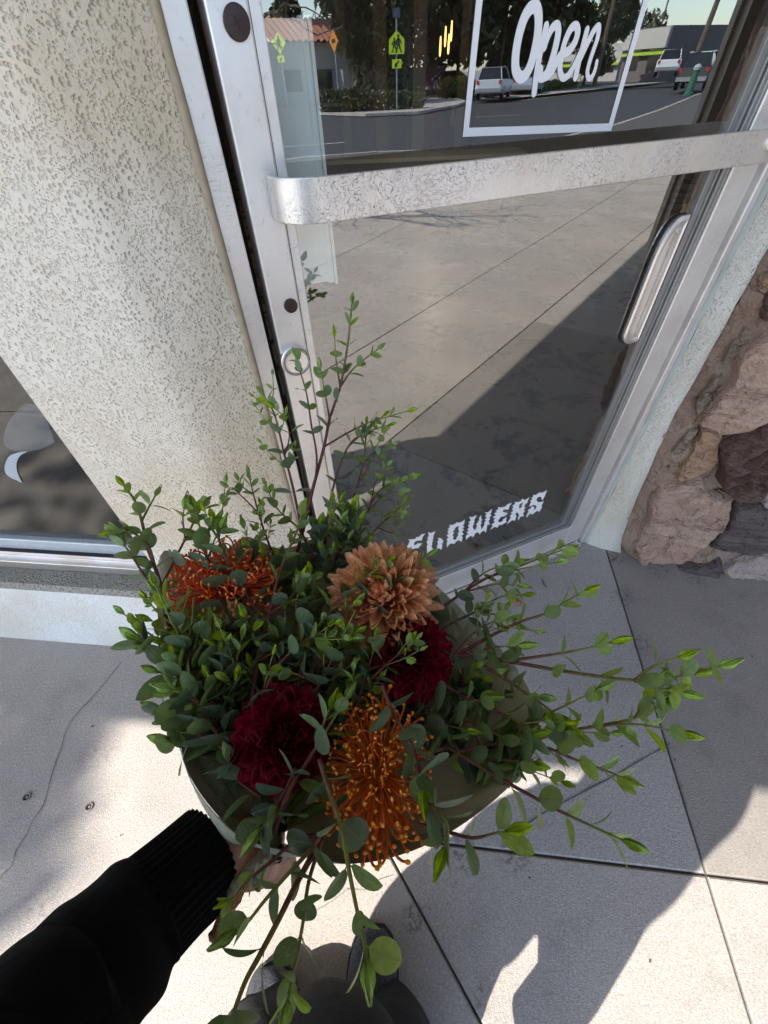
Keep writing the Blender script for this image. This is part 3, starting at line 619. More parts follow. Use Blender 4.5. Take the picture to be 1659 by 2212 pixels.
# lettering on the glass
fc = lambda x, y: D(*dpx((1560+x/2.6758)/1.8228, (1900+y/2.6758)/1.8228, WG), WG)
LET = dict(
F=[(125,595),(150,600),(205,590),(215,570),(235,575),(265,545),(310,535),(285,560),(270,590),(275,610),(255,608),(225,610),(200,620),(185,640),(185,655),(205,655),(225,640),(275,640),(245,670),(235,690),(210,690),(185,695),(165,720),(150,745),(165,770),(190,795),(150,800),(110,810),(115,780),(105,765),(125,750),(110,735),(130,715),(95,710),(120,690),(115,665),(130,655),(130,640),(145,620)],
L=[(335,520),(360,530),(385,525),(412,508),(395,550),(385,570),(395,580),(380,600),(390,615),(375,625),(380,650),(370,670),(385,700),(410,705),(435,680),(430,655),(450,650),(430,625),(450,605),(435,580),(470,585),(490,605),(498,630),(480,635),(485,660),(475,710),(455,690),(430,695),(405,715),(375,710),(345,725),(325,748),(325,700),(320,670),(335,655),(318,625),(335,605),(328,580),(345,565)],
O=[(560,440),(585,450),(620,435),(640,415),(655,425),(690,415),(722,387),(715,430),(700,450),(718,468),(695,480),(715,500),(690,515),(712,545),(688,555),(700,580),(685,625),(665,605),(635,615),(610,645),(580,640),(555,650),(535,685),(530,640),(545,610),(525,605),(550,580),(530,555),(555,540),(537,520),(558,500),(540,490),(565,470)],
W=[(770,355),(800,365),(848,342),(830,380),(815,395),(830,410),(808,425),(825,435),(805,450),(810,485),(825,500),(845,480),(850,450),(840,435),(865,420),(855,405),(880,400),(870,380),(895,342),(895,375),(905,395),(890,410),(900,430),(885,445),(895,470),(890,495),(915,470),(930,440),(925,420),(950,405),(930,390),(955,375),(935,350),(955,335),(932,310),(965,315),(1010,275),(1000,310),(990,335),(1003,345),(980,365),(990,385),(972,400),(985,445),(960,440),(955,470),(945,530),(925,505),(895,520),(880,545),(860,520),(830,535),(815,570),(785,560),(755,580),(735,605),(735,560),(760,540),(740,525),(765,505),(745,490),(770,475),(755,450),(780,435),(758,420),(785,400)],
E=[(1068,258),(1100,262),(1145,255),(1170,230),(1220,210),(1195,245),(1180,285),(1155,280),(1130,285),(1120,305),(1145,315),(1175,320),(1150,345),(1130,355),(1100,360),(1085,385),(1070,405),(1090,420),(1120,405),(1130,385),(1165,360),(1155,400),(1165,415),(1135,430),(1115,445),(1085,445),(1065,475),(1035,465),(990,498),(1015,455),(1005,440),(1035,420),(1025,395),(1045,380),(1015,365),(1050,345),(1030,325),(1065,310),(1045,295),(1078,280)],
R=[(1245,200),(1280,205),(1310,195),(1335,165),(1345,185),(1375,175),(1408,148),(1385,190),(1380,215),(1355,225),(1360,240),(1340,245),(1360,265),(1340,285),(1355,300),(1335,320),(1345,355),(1310,355),(1285,395),(1280,375),(1295,345),(1280,315),(1262,318),(1250,330),(1265,350),(1250,400),(1220,395),(1165,440),(1195,385),(1210,365),(1195,350),(1225,330),(1205,320),(1235,295),(1215,280),(1240,260),(1220,245),(1250,230),(1255,215)],
S=[(1440,130),(1470,130),(1505,105),(1545,105),(1588,78),(1570,125),(1560,150),(1535,190),(1530,160),(1515,145),(1490,155),(1475,180),(1490,205),(1530,205),(1555,190),(1545,215),(1530,240),(1535,260),(1500,315),(1495,295),(1460,310),(1440,335),(1410,325),(1370,370),(1375,335),(1395,310),(1385,290),(1420,270),(1420,255),(1440,250),(1455,265),(1440,285),(1465,280),(1480,250),(1460,235),(1435,235),(1400,255),(1410,225),(1425,205),(1405,190),(1435,180),(1425,160),(1445,150)])
HOLE = dict(O=[(615,480),(640,460),(662,460),(655,500),(668,520),(645,535),(655,560),(635,575),(640,590),(615,605),(595,590),(605,570),(590,550),(610,530),(595,510),(615,500)], R=[(1300,225),(1335,205),(1330,230),(1318,245),(1325,255),(1300,275),(1288,268),(1300,255),(1290,245)])
def curve_sheet(outlines, name, mat, parent):
    """flat sticker on the glass from outlines in door coordinates, with holes"""
    cu = bpy.data.curves.new(name, 'CURVE'); cu.dimensions = '2D'; cu.fill_mode = 'BOTH'; cu.extrude = .0002
    for ol in outlines:
        s = cu.splines.new('POLY'); s.points.add(len(ol)-1); s.use_cyclic_u = True
        for p, (a, c) in zip(s.points, ol): p.co = (a, c, 0, 1)
    o = bpy.data.objects.new('tmp', cu); COL.objects.link(o)
    me = bpy.data.meshes.new_from_object(o.evaluated_get(bpy.context.evaluated_depsgraph_get())); bpy.data.objects.remove(o); bpy.data.curves.remove(cu)
    for v in me.vertices: v.co = Vector(D(v.co.x, v.co.y, WG+v.co.z+.0004))
    me.materials.clear(); me.materials.append(mat); me.name = name
    return link(name, me, parent)
uvl = lambda pts: [dpx((1560+x/2.6758)/1.8228, (1900+y/2.6758)/1.8228, WG) for x, y in pts]
for ch, ol in LET.items():
    o = curve_sheet([uvl(ol)]+([uvl(HOLE[ch])] if ch in HOLE else []), 'letter', WHITE, dr); o['label'] = 'white spiky letter '+ch
# "Open" brush script
uvo = lambda x, y: np.array(dpx((1820+x/2.2419)/1.8228, (y/2.2419)/1.8228, WG))
def stroke(pts, w0, w1=None, closed=False, n=60):
    P = [uvo(*p) for p in pts]; w1 = w1 or w0
    Q = np.array(crv(P+([P[0]] if closed else []), n)); lo, hi = [], []
    for i in range(n):
        if closed: d = Q[(i+1) % (n-1)]-Q[(i-1) % (n-1)]
        else: d = Q[min(i+1, n-1)]-Q[max(i-1, 0)]
        d /= np.linalg.norm(d); nn = np.array([-d[1], d[0]]); ww = (w0+(w1-w0)*i/(n-1)); lo.append(Q[i]+nn*ww); hi.append(Q[i]-nn*ww)
    if not closed:
        def cap(c, v, w_): a0 = math.atan2(v[1], v[0]); return [c+w_*np.array([math.cos(a0+t), math.sin(a0+t)]) for t in np.linspace(PI/2, -PI/2, 9)[1:-1]]
        e1 = cap(Q[-1], Q[-1]-Q[-2], w1); e0 = cap(Q[0], Q[0]-Q[1], w0)
        return [lo+e1+hi[::-1]+e0]
    return [lo[:-1], hi[:-1]]
SW = .0055
STR = {'O': ([([(640,50),(595,80),(550,155),(508,280),(480,420),(468,540),(474,625),(500,672),(530,682),(572,640),(612,550),(642,430),(666,300),(674,180),(666,95)], SW*1.02, None, True)],),
 'p': ([([(742,228),(715,345),(682,500),(655,650),(634,822)], .0039, .0041, False), ([(722,420),(745,345),(782,265),(820,225),(842,232),(846,290),(832,370),(808,470),(778,570),(745,650),(705,684),(678,660),(682,620)], .0038, .0052, False)],),
 'e': ([([(712,690),(760,668),(805,605),(845,520),(880,470)], .0038, .0042, False), ([(905,468),(950,438),(995,370),(1018,285),(1005,232),(970,240),(930,305),(893,410),(868,535),(862,630),(885,684),(925,672),(975,600),(1030,490),(1075,390)], .0043, .0034, False)],),
 'n': ([([(1102,262),(1070,385),(1030,545),(1000,682)], .0035, .0040, False), ([(1040,520),(1095,400),(1150,290),(1190,236),(1206,250),(1192,340),(1158,440),(1125,540),(1104,630),(1114,690),(1150,668),(1174,605),(1186,545)], .0037, .0026, False)],)}
for ch, (ss,) in STR.items():
    for k_, (pts, w0, w1, cl) in enumerate(ss):
        # a ribbon of vinyl whose end overlaps its start
        P_ = [uvo(*p) for p in pts]; w1 = w1 or w0; n = 70; Q = np.array(crv(P_+([P_[0], P_[1]] if cl else []), n)); vs, fs = [], []; b = MB()
        lift = lambda i: WG+.0001+k_*.00022+.00018*i/n
        for i in range(n):
            d = Q[min(i+1, n-1)]-Q[max(i-1, 0)]; d /= np.linalg.norm(d); nn = np.array([-d[1], d[0]])*(w0+(w1-w0)*i/(n-1)); vs += [D(*(Q[i]+nn), lift(i)), D(*(Q[i]-nn), lift(i))]
        fs = [(2*i, 2*i+1, 2*i+3, 2*i+2) for i in range(n-1)]; b.add(vs, fs)
        if not cl:
            for c_, i in ((Q[0], 0), (Q[-1], n-1)):
                d = (Q[0]-Q[1]) if i == 0 else (Q[-1]-Q[-2]); a0 = math.atan2(d[1], d[0]); ww = w0 if i == 0 else w1
                b.add([D(*c_, lift(i))]+[D(*(c_+ww*np.array([math.cos(a0+t_), math.sin(a0+t_)])), lift(i)) for t_ in np.linspace(-PI/2, PI/2, 9)], [(0, q, q+1) for q in range(1, 9)])
        o = b.build('brush_letter', WHITE, dr); o['label'] = 'white brush script letter '+ch
bl, br_ = uvo(30, 1168), uvo(1302, 1122); tl, trr = uvo(150, 0), uvo(1620, 0); k = 6.0/1
ex = lambda a, c, t: a+(c-a)*t
tl2, tr2 = ex(bl, tl, 1.9), ex(br_, trr, 1.9); hw = .0042
def bar_(a, c):
    d = (c-a)/np.linalg.norm(c-a); nn = np.array([-d[1], d[0]])*hw; a, c = a-d*hw, c+d*hw; return [a+nn, c+nn, c-nn, a-nn]
o1 = [bl+np.array([-hw, -hw]), br_+np.array([hw, -hw]), tr2+np.array([hw, hw]), tl2+np.array([-hw, hw])]
i1 = [bl+np.array([hw, hw]), br_+np.array([-hw, hw]), tr2+np.array([-hw, -hw]), tl2+np.array([hw, -hw])]
o = curve_sheet([o1, i1], 'sign_border', WHITE, dr); o['label'] = 'white rectangular line round the Open lettering'
# white panel with a rolled edge inside the glass
pn = thing('white_panel', 'tall white plastic panel with rolled edge hung inside the door glass', 'panel', D(-.245, 1.12, -.04))
b = MB(); b.box(D, (-.31, -.226), (.998, 1.247), (-.034, -.030)); b.build('sheet', PANEL, pn)
b = MB(); b.tube([D(-.2225, z, -.034) for z in (.996, 1.249)], .0048, 10, sq=(1, 1.4)); b.box(D, (-.2175, -.214), (.994, 1.249), (-.040, -.026)); b.build('rolled_edge', PANEL, pn)
# ================================================================== INSIDE THE SHOP
t = NT('old_shop_floor'); p = t.pos(); n1 = t.noise(p, 3.2, 7, .68, .5); n2 = t.noise(p, 14, 6, .7); n3 = t.noise(p, 1.1, 3)
c = t.mix(n2, (.36, .29, .20), (.52, .43, .32)); c = t.mix(t.ramp(t.math('ADD', t.math('MULTIPLY', n1, .75), t.math('MULTIPLY', n2, .25)), .505, .57, 0, .95), c, (.016, .016, .018))
FLOOR = t.done(t.bsdf(c, t.ramp(n2, .3, .7, .30, .48), 0, t.bump(n2, .001)))
BACKW = flat('shop_back_wall', (.26, .20, .16), .7, 0, .3, 2); DARKW = flat('dark_joinery', (.085, .068, .055), .5, 0, .2, 8)
room = thing('shop_interior', 'dim flower shop room seen through the door glass', 'room', (1, 6, 0))
b = MB(); pf = [W(3.3, 0, -.3), W(-.1, 0, -.25), D(uc, 0, -.112), D(UF, 0, -.112), S(.05, 0, -.32), S(UMX+1, 0, -.32), (6, 11.5, 0), (-5.5, 11.5, 0)]
b.add([(q[0], q[1], .010) for q in pf], [tuple(range(len(pf)))]); b.build('shop_floor', FLOOR, room)
b = MB()
for (x0, y0), (x1, y1) in (((-5.5, 11.5), (6, 11.5)), ((6, 11.5), (6, .2)), ((-5.5, .9), (-5.5, 11.5))): b.add([(x0, y0, 0), (x1, y1, 0), (x1, y1, ZT), (x0, y0, ZT)], [(0, 1, 2, 3)])
b.build('room_wall', BACKW, room)
# dark framed partition with three glazed bays at the back
pt = thing('glazed_partition', 'brown framed glazed partition at the back of the shop', 'partition', (.6, 8.6, 0))
xs = [hit(x, 150, np.array([0, 8.6, 0]), np.array([0, 1., 0]))[0] for x in (742, 822, 905, 998)]
WOODF = flat('brown_frame_wood', (.24, .19, .16), .5, 0, .2, 6)
b = MB(); fx = lambda u, z, q: np.array([u, 8.6-q, z])
for i, x in enumerate(xs):
    b.box(fx, (x-.06-.03*(i % 3 > 0), x+.06+.03*(i % 3 > 0)), (.02, 2.5), (0, .09))
b.build('post', WOODF, pt); b = MB()
for i in range(3): 
    for z in (.10, 2.3): b.box(fx, (xs[i]+.092, xs[i+1]-.092), (z, z+.09), (.01, .08))
b.build('cross_rail', WOODF, pt)
# pendant lamp with lit bulbs
Lp = U(966, 82, 6.2); pd = thing('pendant_lamp', 'small pendant lamp with four glowing bulbs inside the shop', 'lamp', (*Lp[:2], ZT)); BULB = m_emit('lit_bulb', (1, .50, .15), 1.5)
b = MB(); b.tube([Lp+np.array([0, 0, .3]), np.array([*Lp[:2], ZT])], .008, 6); b.tube([Lp+np.array([-.14, 0, .28]), Lp+np.array([.14, 0, .28])], .012, 6); b.build('arm', DARKW, pd)
for px, py in ((962, 82), (975, 70), (951, 103), (969, 98)):
    c = U(px, py, 6.2); b = MB(); b.tube([c+np.array([0, 0, z]) for z in (.075, .06, .02, -.02, -.05, -.06)], [.006, .007, .009, .010, .008, .003], 8); b.build('bulb', BULB, pd, True)
pl_ = bpy.data.lights.new('bulb_glow', 'POINT'); pl_.energy = 5; pl_.color = (1, .82, .62); pl_.shadow_soft_size = .12; po_ = bpy.data.objects.new('bulb_glow', pl_); COL.objects.link(po_); po_.parent = pd; po_.matrix_parent_inverse = WMAT[pd.name].inverted(); po_.location = Lp-np.array([0, 0, .14])
# white work tables
def table(px, w_, d_, h_, label, name='work_table', round_=False):
    c = G(*px, .01); t_ = thing(name, label, 'table', c); b = MB()
    if round_: b.tube([c+np.array([0, 0, h_-.05]), c+np.array([0, 0, h_])], w_, 24)
    else: b.box(lambda u, z, q: c+np.array([u, q, z]), (-w_, w_), (h_-.05, h_), (-d_, d_))
    b.build('table_top', WHITE, t_)
    for sx in (-1, 1):
        for sy in (-1, 1):
            k2 = .62 if round_ else .92
            b = MB(); b.box(lambda u, z, q: c+np.array([u+sx*w_*k2, q+sy*(w_ if round_ else d_)*k2, z]), (-.022, .022), (0, h_-.05), (-.022, .022)); b.build('leg', WHITE, t_)
table((1028, 512), .30, .22, .42, 'low white work table with square legs on the shop floor')
table((968, 474), .22, .18, .42, 'smaller low white table behind the nearer work table', )
table((720, 352), .45, .3, .92, 'round white table at the back left of the shop', 'round_table', True)
RED = flat('dusty_red', (.30, .045, .05), .7, 0, .4, 30); PINKM = flat('faded_pink', (.45, .12, .17), .7, 0, .3, 12)
c = G(880, 352, .01); t_ = thing('red_flower_stand', 'tall stand with a mound of dark red flowers inside', 'flower stand', c); b = MB(); b.tube([c, c+np.array([0, 0, .95])], .02, 8); b.tube([c, c+np.array([0, 0, .02])], .17, 16); b.build('stand', ALU_H, t_)
b = MB()
for i in range(160):
    v = rng.normal(0, 1, 3); v /= np.linalg.norm(v); q = c+np.array([0, 0, 1.15])+v*np.array([.24, .24, .2])*rng.uniform(.5, 1); s_ = rng.normal(0, .05, (3, 3)); b.add([q+s_[0], q+s_[1], q+s_[2]], [(0, 1, 2)])
b.build('flower_mound', RED, t_)
c = G(930, 345, .01); t_ = thing('pink_cabinet', 'faded pink cabinet at the back of the shop', 'cabinet', c); b = MB(); b.box(lambda u, z, q: c+np.array([u, q, z]), (-.3, .3), (0, 1.35), (-.2, .2)); b.build('carcass', PINKM, t_); b = MB(); b.box(lambda u, z, q: c+np.array([u, q, z]), (-.27, -.01), (.05, 1.3), (-.215, -.201)); b.box(lambda u, z, q: c+np.array([u, q, z]), (.01, .27), (.05, 1.3), (-.215, -.201)); b.build('cabinet_door', PINKM, t_)
c = G(985, 372, .01); t_ = thing('bucket_rack', 'dark blue steel flower bucket rack with a white label', 'rack', c); STEEL = flat('dark_blue_steel', (.05, .07, .09), .35, .5); b = MB()
for sx in (-.22, .22): b.tube([c+np.array([sx, 0, 0]), c+np.array([sx, 0, 1.0]), c+np.array([sx*.7, 0, 1.12]), c+np.array([0, 0, 1.15])], .035, 8)
b.box(lambda u, z, q: c+np.array([u, q, z]), (-.19, .19), (.55, .6), (-.15, .15)); b.build('rack_frame', STEEL, t_, True)
b = MB(); b.box(lambda u, z, q: c+np.array([u, q, z]), (-.17, -.02), (.62, .92), (-.06, -.052)); b.build('label_plate', flat('grey_plate', (.5, .5, .5), .5), t_)
c = np.array([.6, 7.6, .01]); t_ = thing('shop_counter', 'long dark counter with a pale top edge in the shop', 'counter', c); b = MB(); b.box(lambda u, z, q: c+np.array([u, q, z]), (-1.6, 1.5), (0, .42), (-.3, .3)); b.build('counter_body', DARKW, t_); b = MB(); b.box(lambda u, z, q: c+np.array([u, q, z]), (-1.65, 1.55), (.42, .46), (-.34, .34)); b.build('counter_top', flat('pale_top', (.45, .45, .43), .4), t_)
# ================================================================== BRONZE SHOPFRONT BAY BEYOND THE STONE WALL (seen in the door glass)
BRZ = flat('bronze_frame', (.20, .17, .145), .4, .3, .2, 30)
p0, p1 = np.array([2.93, .66, 0]), np.array([3.66, -.03, 0]); du = (p1-p0)/np.linalg.norm(p1-p0); LB = np.linalg.norm(p1-p0); dn = np.array([du[1], -du[0], 0.]); B = lambda u, z, q: p0+du*u+dn*q+np.array([0, 0, z])
bay = thing('bronze_shopfront', 'bronze framed shop window set at an angle beyond the stone wall', 'shopfront', p0)
b = MB(); b.box(B, (LB-.17, LB), (0, ZT), (-.12, 0)); b.box(B, (LB-.10, LB-.05), (0.02, ZT), (0, .022)); b.box(B, (0, .08), (0, ZT), (-.12, 0)); b.build('mullion', BRZ, bay); b = MB(); b.box(B, (.08, LB-.17), (0.0, .20), (-.1, -.001)); b.build('bottom_rail', BRZ, bay); b = MB(); b.box(B, (.08, LB-.17), (2.4, ZT), (-.1, -.001)); b.build('top_rail', BRZ, bay)
b = MB(); b.box(B, (.08, LB-.17), (.20, 2.4), (-.06, -.054)); b.build('pane', GLASS, bay)
b = MB(); b.add([S(UMX, 0, -.02), p0+np.array([0, 0, 0]), p0+np.array([0, 0, ZT]), S(UMX, ZT, -.02)], [(0, 1, 2, 3)]); b.add([p1, (9.5, -.0+1.9, 0), (9.5, 1.9, ZT), p1+np.array([0, 0, ZT])], [(0, 1, 2, 3)]); b.build('side_wall', STUCCO_R, bay)
b = MB()
for i in range(26):
    z = .55+i*.024; u0 = .24+random.uniform(-.003, .003); b.prism([B(u0, z, -.053), B(u0+random.uniform(.02, .05), z, -.053), B(u0+random.uniform(.02, .05), z+.013, -.053), B(u0, z+.013, -.053)], dn*.0005)
b.build('vinyl_lines', WHITE, bay)
# ================================================================== STREET (stands behind the camera, seen mirrored in the door)
def RG(x, y, z=0.0):
    zz = z
    for _ in range(4): P = refl(x, y, zz); zz = rise(P[0], P[1])+z
    return P
def RD(x, y, dist): return refl(x, y, dist=dist)
GREENL = NT('tree_leaf'); _o = GREENL.n('ShaderNodeObjectInfo').outputs['Color']; _n = GREENL.noise(GREENL.pos(), .9, 4); _c = GREENL.mix(_n, GREENL.mix(.6, _o, (0, 0, 0)), GREENL.mix(.35, _o, (.16, .17, .05)))
_p = GREENL.bsdf(_c, .6); GREENL = GREENL.done(GREENL.n('ShaderNodeMixShader', i0=.2, i1=_p.outputs[0], i2=GREENL.n('ShaderNodeBsdfTranslucent', Color=_c).outputs[0]))
BARK = m_stone('bark', (.10, .075, .055), (.17, .13, .10), (.04, .03, .025), (30, 30, 3))
def crown(cs, n, leaf, seed=0):
    r = np.random.default_rng(seed); b = MB(); vs, fs = [], []
    for k2 in range(n):
        c, rad = cs[r.integers(len(cs))]; v = r.normal(0, 1, 3); v /= np.linalg.norm(v); q = np.array(c)+v*np.array(rad)*r.uniform(.45, 1.05)**.6
        a = r.normal(0, 1, 3); a /= np.linalg.norm(a); d = np.cross(a, r.normal(0, 1, 3)); d /= np.linalg.norm(d); s_ = leaf*r.uniform(.6, 1.4); i0 = len(vs)
        vs += [q-a*s_, q+d*s_*.45, q+a*s_, q-d*s_*.45]; fs.append((i0, i0+1, i0+2, i0+3))
    b.add(vs, fs); return b
def tree(P, h, r, label, col=(.06, .09, .03), cat='tree', name='street_tree', trunk=.16, n=2600, leaf=.20, drop=.35, seed=1, spread=1.0, group=None):
    P = np.array(P); rr = np.random.default_rng(seed); T = thing(name, label, cat, P, group); b = MB()
    b.tube([P+np.array([0, 0, -.2]), P+np.array([.05*r, .02, h*.35]), P+np.array([-.04*r, .05, h*.7]), P+np.array([0, 0, h*.95])], [trunk, trunk*.75, trunk*.45, .03], 9)
    cs = []
    for i in range(9):
        a = rr.uniform(0, 6.28); zz = h*rr.uniform(drop, .98); q = P+np.array([math.cos(a)*r*rr.uniform(.2, .75)*spread, math.sin(a)*r*rr.uniform(.2, .75)*spread, zz]); cs.append((q, (r*rr.uniform(.32, .6), r*rr.uniform(.32, .6), h*rr.uniform(.10, .20))))
        b.tube([P+np.array([0, 0, max(h*.2, zz*.62)]), (P+q)/2+np.array([0, 0, zz*.32]), q], [trunk*.4, trunk*.25, .02], 6)
    b.build('trunk', BARK, T, True); o = crown(cs, n, leaf, seed).build('crown', GREENL, T); o.color = (*col, 1)
    return T
def car(P, head, label, col, L=4.4, Wd=1.75, Hh=1.45, kind='suv', group='cars along the street and in the lot', scale=1.0):
    P = np.array(P); T = thing('parked_car', label, 'car', P, group); h = np.array([math.cos(head), math.sin(head), 0]); s = np.array([-h[1], h[0], 0])
    L, Wd, Hh = L*scale, Wd*scale, Hh*scale
    X = lambda x, y, z: P+h*(x*L)+s*(y*Wd)+np.array([0, 0, z*Hh])
    paint = NT('car_paint'); paint = paint.done(paint.bsdf(col, .3, .1, None, Coat__Weight=.7)); gl = bpy.data.materials.get('car_glass') or (lambda t2: t2.done(t2.bsdf((.015, .018, .02), .08)))(NT('car_glass'))
    if kind == 'sedan': low = [(-.5, .30), (-.49, .58), (-.36, .66), (.22, .63), (.47, .52), (.5, .30), (.47, .18), (-.47, .18)]; top = [(-.40, .64), (-.24, .97), (.04, 1.0), (.24, .62)]
    else: low = [(-.5, .32), (-.495, .60), (-.46, .64), (.20, .62), (.46, .54), (.5, .34), (.48, .2), (-.48, .2)]; top = [(-.475, .62), (-.42, .96), (-.10, 1.0), (.08, .96), (.26, .60)]
    b = MB(); k2 = len(low)
    sec = lambda pts, ys: [X(x, y, z) for y in ys for x, z in pts]
    vs = [X(x*.985, -.47, z) for x, z in low]+[X(x, -.5, min(z, z*.985)) for x, z in low]+[X(x, .5, z*.985) for x, z in low]+[X(x*.985, .47, z) for x, z in low]
    vs = [X(x*.97, -.5, .18+(z-.18)*.96) for x, z in low]+[X(x, -.42, z) for x, z in low]+[X(x, .42, z) for x, z in low]+[X(x*.97, .5, .18+(z-.18)*.96) for x, z in low]
    fs = [(j*k2+i, j*k2+(i+1) % k2, (j+1)*k2+(i+1) % k2, (j+1)*k2+i) for j in range(3) for i in range(k2)]+[tuple(range(k2))[::-1], tuple(range(3*k2, 4*k2))]
    b.add(vs, fs); kt = len(top)
    b.add([X(x, -.34, z) for x, z in top[1:-1]]+[X(x, .34, z) for x, z in top[1:-1]]+[X(x, -.34, z-.03) for x, z in top[1:-1]]+[X(x, .34, z-.03) for x, z in top[1:-1]], [tuple([*range(kt-2)])+tuple([*range(2*(kt-2)-1, kt-3, -1)]), tuple([*range(2*(kt-2), 3*(kt-2))])+tuple([*range(4*(kt-2)-1, 3*(kt-2)-1, -1)])])
    for sy in (-1, 1):
        for i in range(kt-1): 
            (x0, z0), (x1, z1) = top[i], top[i+1]; y0 = .44 if i == 0 else .35; y1 = .44 if i == kt-2 else .35
            b.tube([X(x0, sy*y0, z0), X(x1, sy*y1, z1)], .035, 5)
    b.build('body', paint, T)
    b = MB(); b.add([X(x, -.44 if i in (0, kt-1) else -.335, z-.015) for i, (x, z) in enumerate(top)]+[X(x, .44 if i in (0, kt-1) else .335, z-.015) for i, (x, z) in enumerate(top)], [tuple(range(kt))[::-1], tuple(range(kt, 2*kt))]+[(i, i+1, kt+i+1, kt+i) for i in range(kt-1)]); b.build('windows', gl, T)
    for sx in (-.31, .31):
        for sy in (-1, 1):
            c = X(sx, sy*.44, 0)+np.array([0, 0, .33*scale]); b = MB(); b.tube([c-s*.11, c-s*.1, c+s*.1, c+s*.11], [.28*scale, .33*scale, .33*scale, .28*scale], 18); wh = b.build('wheel', BLACKR, T)
            b = MB(); b.tube([c-s*.115, c+s*.115], .2*scale, 12); b.build('rim', ALU_D, wh)
    for sy in (-.41, .41):
        b = MB(); b.add([X(-.503, sy+q, z) for q, z in ((-.05, .48), (.05, .48), (.05, .60), (-.05, .60))], [(0, 1, 2, 3)]); b.build('tail_light', bpy.data.materials.get('tail_red') or flat('tail_red', (.4, .02, .02), .2), T)
        b = MB(); b.add([X(.485, sy+q, z) for q, z in ((-.1, .42), (.1, .42), (.1, .52), (-.1, .52))], [(0, 1, 2, 3)]); b.build('head_light', ALU_H, T)
    b = MB(); b.box(lambda u, z, q: X(u, q, z), (-.515, -.495), (.24, .36), (-.46, .46)); bmat = bpy.data.materials.get('bumper_grey') or flat('bumper_grey', (.25, .26, .28), .5); b.build('bumper', bmat, T); b = MB(); b.box(lambda u, z, q: X(u, q, z), (.49, .512), (.2, .34), (-.46, .46)); b.build('bumper', bmat, T)
    return T
RH = math.atan2(-.32, .948)
car(RG(1066, 213), RH-.10, 'silver estate car parked at the far kerb, nearest behind the Open sign', (.50, .53, .58), 4.5, 1.75, 1.5)
car(RG(1138, 203), RH-.05, 'pale blue grey car parked in front of the silver estate', (.36, .42, .52), 4.4, 1.75, 1.4, 'sedan')
car(RG(1437, 165), RH, 'white car driving far down the street', (.75, .76, .78), 4.3, 1.8, 1.6, scale=.95)
car(RG(1496, 193), RH+.15, 'black off-roader at the near kerb by the green post', (.02, .02, .022), 4.7, 1.9, 1.75)
car(RG(980, 203), RH+.9, 'dark blue saloon in the lot behind the hedge', (.07, .09, .15), 4.5, 1.75, 1.4, 'sedan')
car(RG(945, 198), RH+1.2, 'white car nosed in behind the blue saloon', (.7, .7, .72), 4.3, 1.75, 1.5)
car(RG(722, 212), RH+2.3, 'black off-roader facing the street by the tile roofed house', (.018, .018, .022), 4.7, 1.9, 1.75)
car(RG(655, 200), RH+2.2, 'white hatchback behind the pedestrian crossing sign', (.75, .77, .8), 4.2, 1.75, 1.5)
# far corner island and verge
isl = [RG(690, 243), RG(790, 246), RG(905, 241), RG(985, 227), RG(1010, 218), RG(960, 205), RG(760, 215), RG(690, 222)]
b = MB(); b.prism([(q[0], q[1], -.1+rise(q[0], q[1])) for q in isl], (0, 0, .11)); tag(b.build('far_pavement', CONC), kind='structure')
v0, v1 = RG(1105, 213), RG(1440, 167); dv = (v1-v0); dv[2] = 0; nv = np.array([dv[1], -dv[0], 0])/np.linalg.norm(dv); b = MB(); n = 12
b.add([v0+dv*i/n+nv*q+np.array([0, 0, rise(*(v0+dv*i/n)[:2])-v0[2]+.02]) for i in range(n+1) for q in (0, 3.0)], [(2*i, 2*i+1, 2*i+3, 2*i+2) for i in range(n)]); tag(b.build('far_footpath', CONC), kind='structure')
for (a, c, wd) in (((600, 306), (745, 296), .07), ((1110, 213), (1340, 187), .08), ((985, 247), (1130, 240), .05)):
    A, Cc = RG(*a), RG(*c); d = (Cc-A); d[2] = 0; d /= np.linalg.norm(d); nn = np.array([-d[1], d[0], 0])*wd; up = np.array([0, 0, -.127]); b = MB(); b.add([A+nn+up, A-nn+up, Cc-nn+up+np.array([0, 0, rise(*Cc[:2])*0]), Cc+nn+up], [(0, 1, 2, 3)]); tag(b.build('road_marking', LINEW), kind='structure')
# hedges
def hedge(px0, px1, h, dpt, label, col, n=1500):
    a, c = RG(*px0), RG(*px1); cs = [(a+(c-a)*i/8+np.array([0, 0, h*.5]), (np.linalg.norm(c-a)/11, dpt, h*.55)) for i in range(9)]
    T = thing('hedge', label, 'hedge', a); o = crown(cs, n, .11, int(px0[0])).build('foliage', GREENL, T); o.color = (*col, 1)
    b = MB()
    for q, _ in cs: b.tube([q-np.array([0, 0, h*.6]), q], .03, 5)
    b.build('stem', BARK, T)
hedge((800, 240), (905, 234), .8, .6, 'dark green hedge behind the school crossing sign', (.045, .07, .03)); hedge((700, 243), (770, 242), .9, .6, 'clipped dark hedge in front of the black off-roader', (.04, .065, .025))
hedge((955, 213), (1010, 210), 1.1, .8, 'yellow green hedge beside the parking lot', (.14, .17, .04)); hedge((760, 240), (785, 240), .8, .5, 'reddish shrub at the island corner', (.16, .05, .04), 600)
hedge((1150, 200), (1240, 188), .6, .6, 'low green verge planting along the far footpath', (.10, .16, .04))
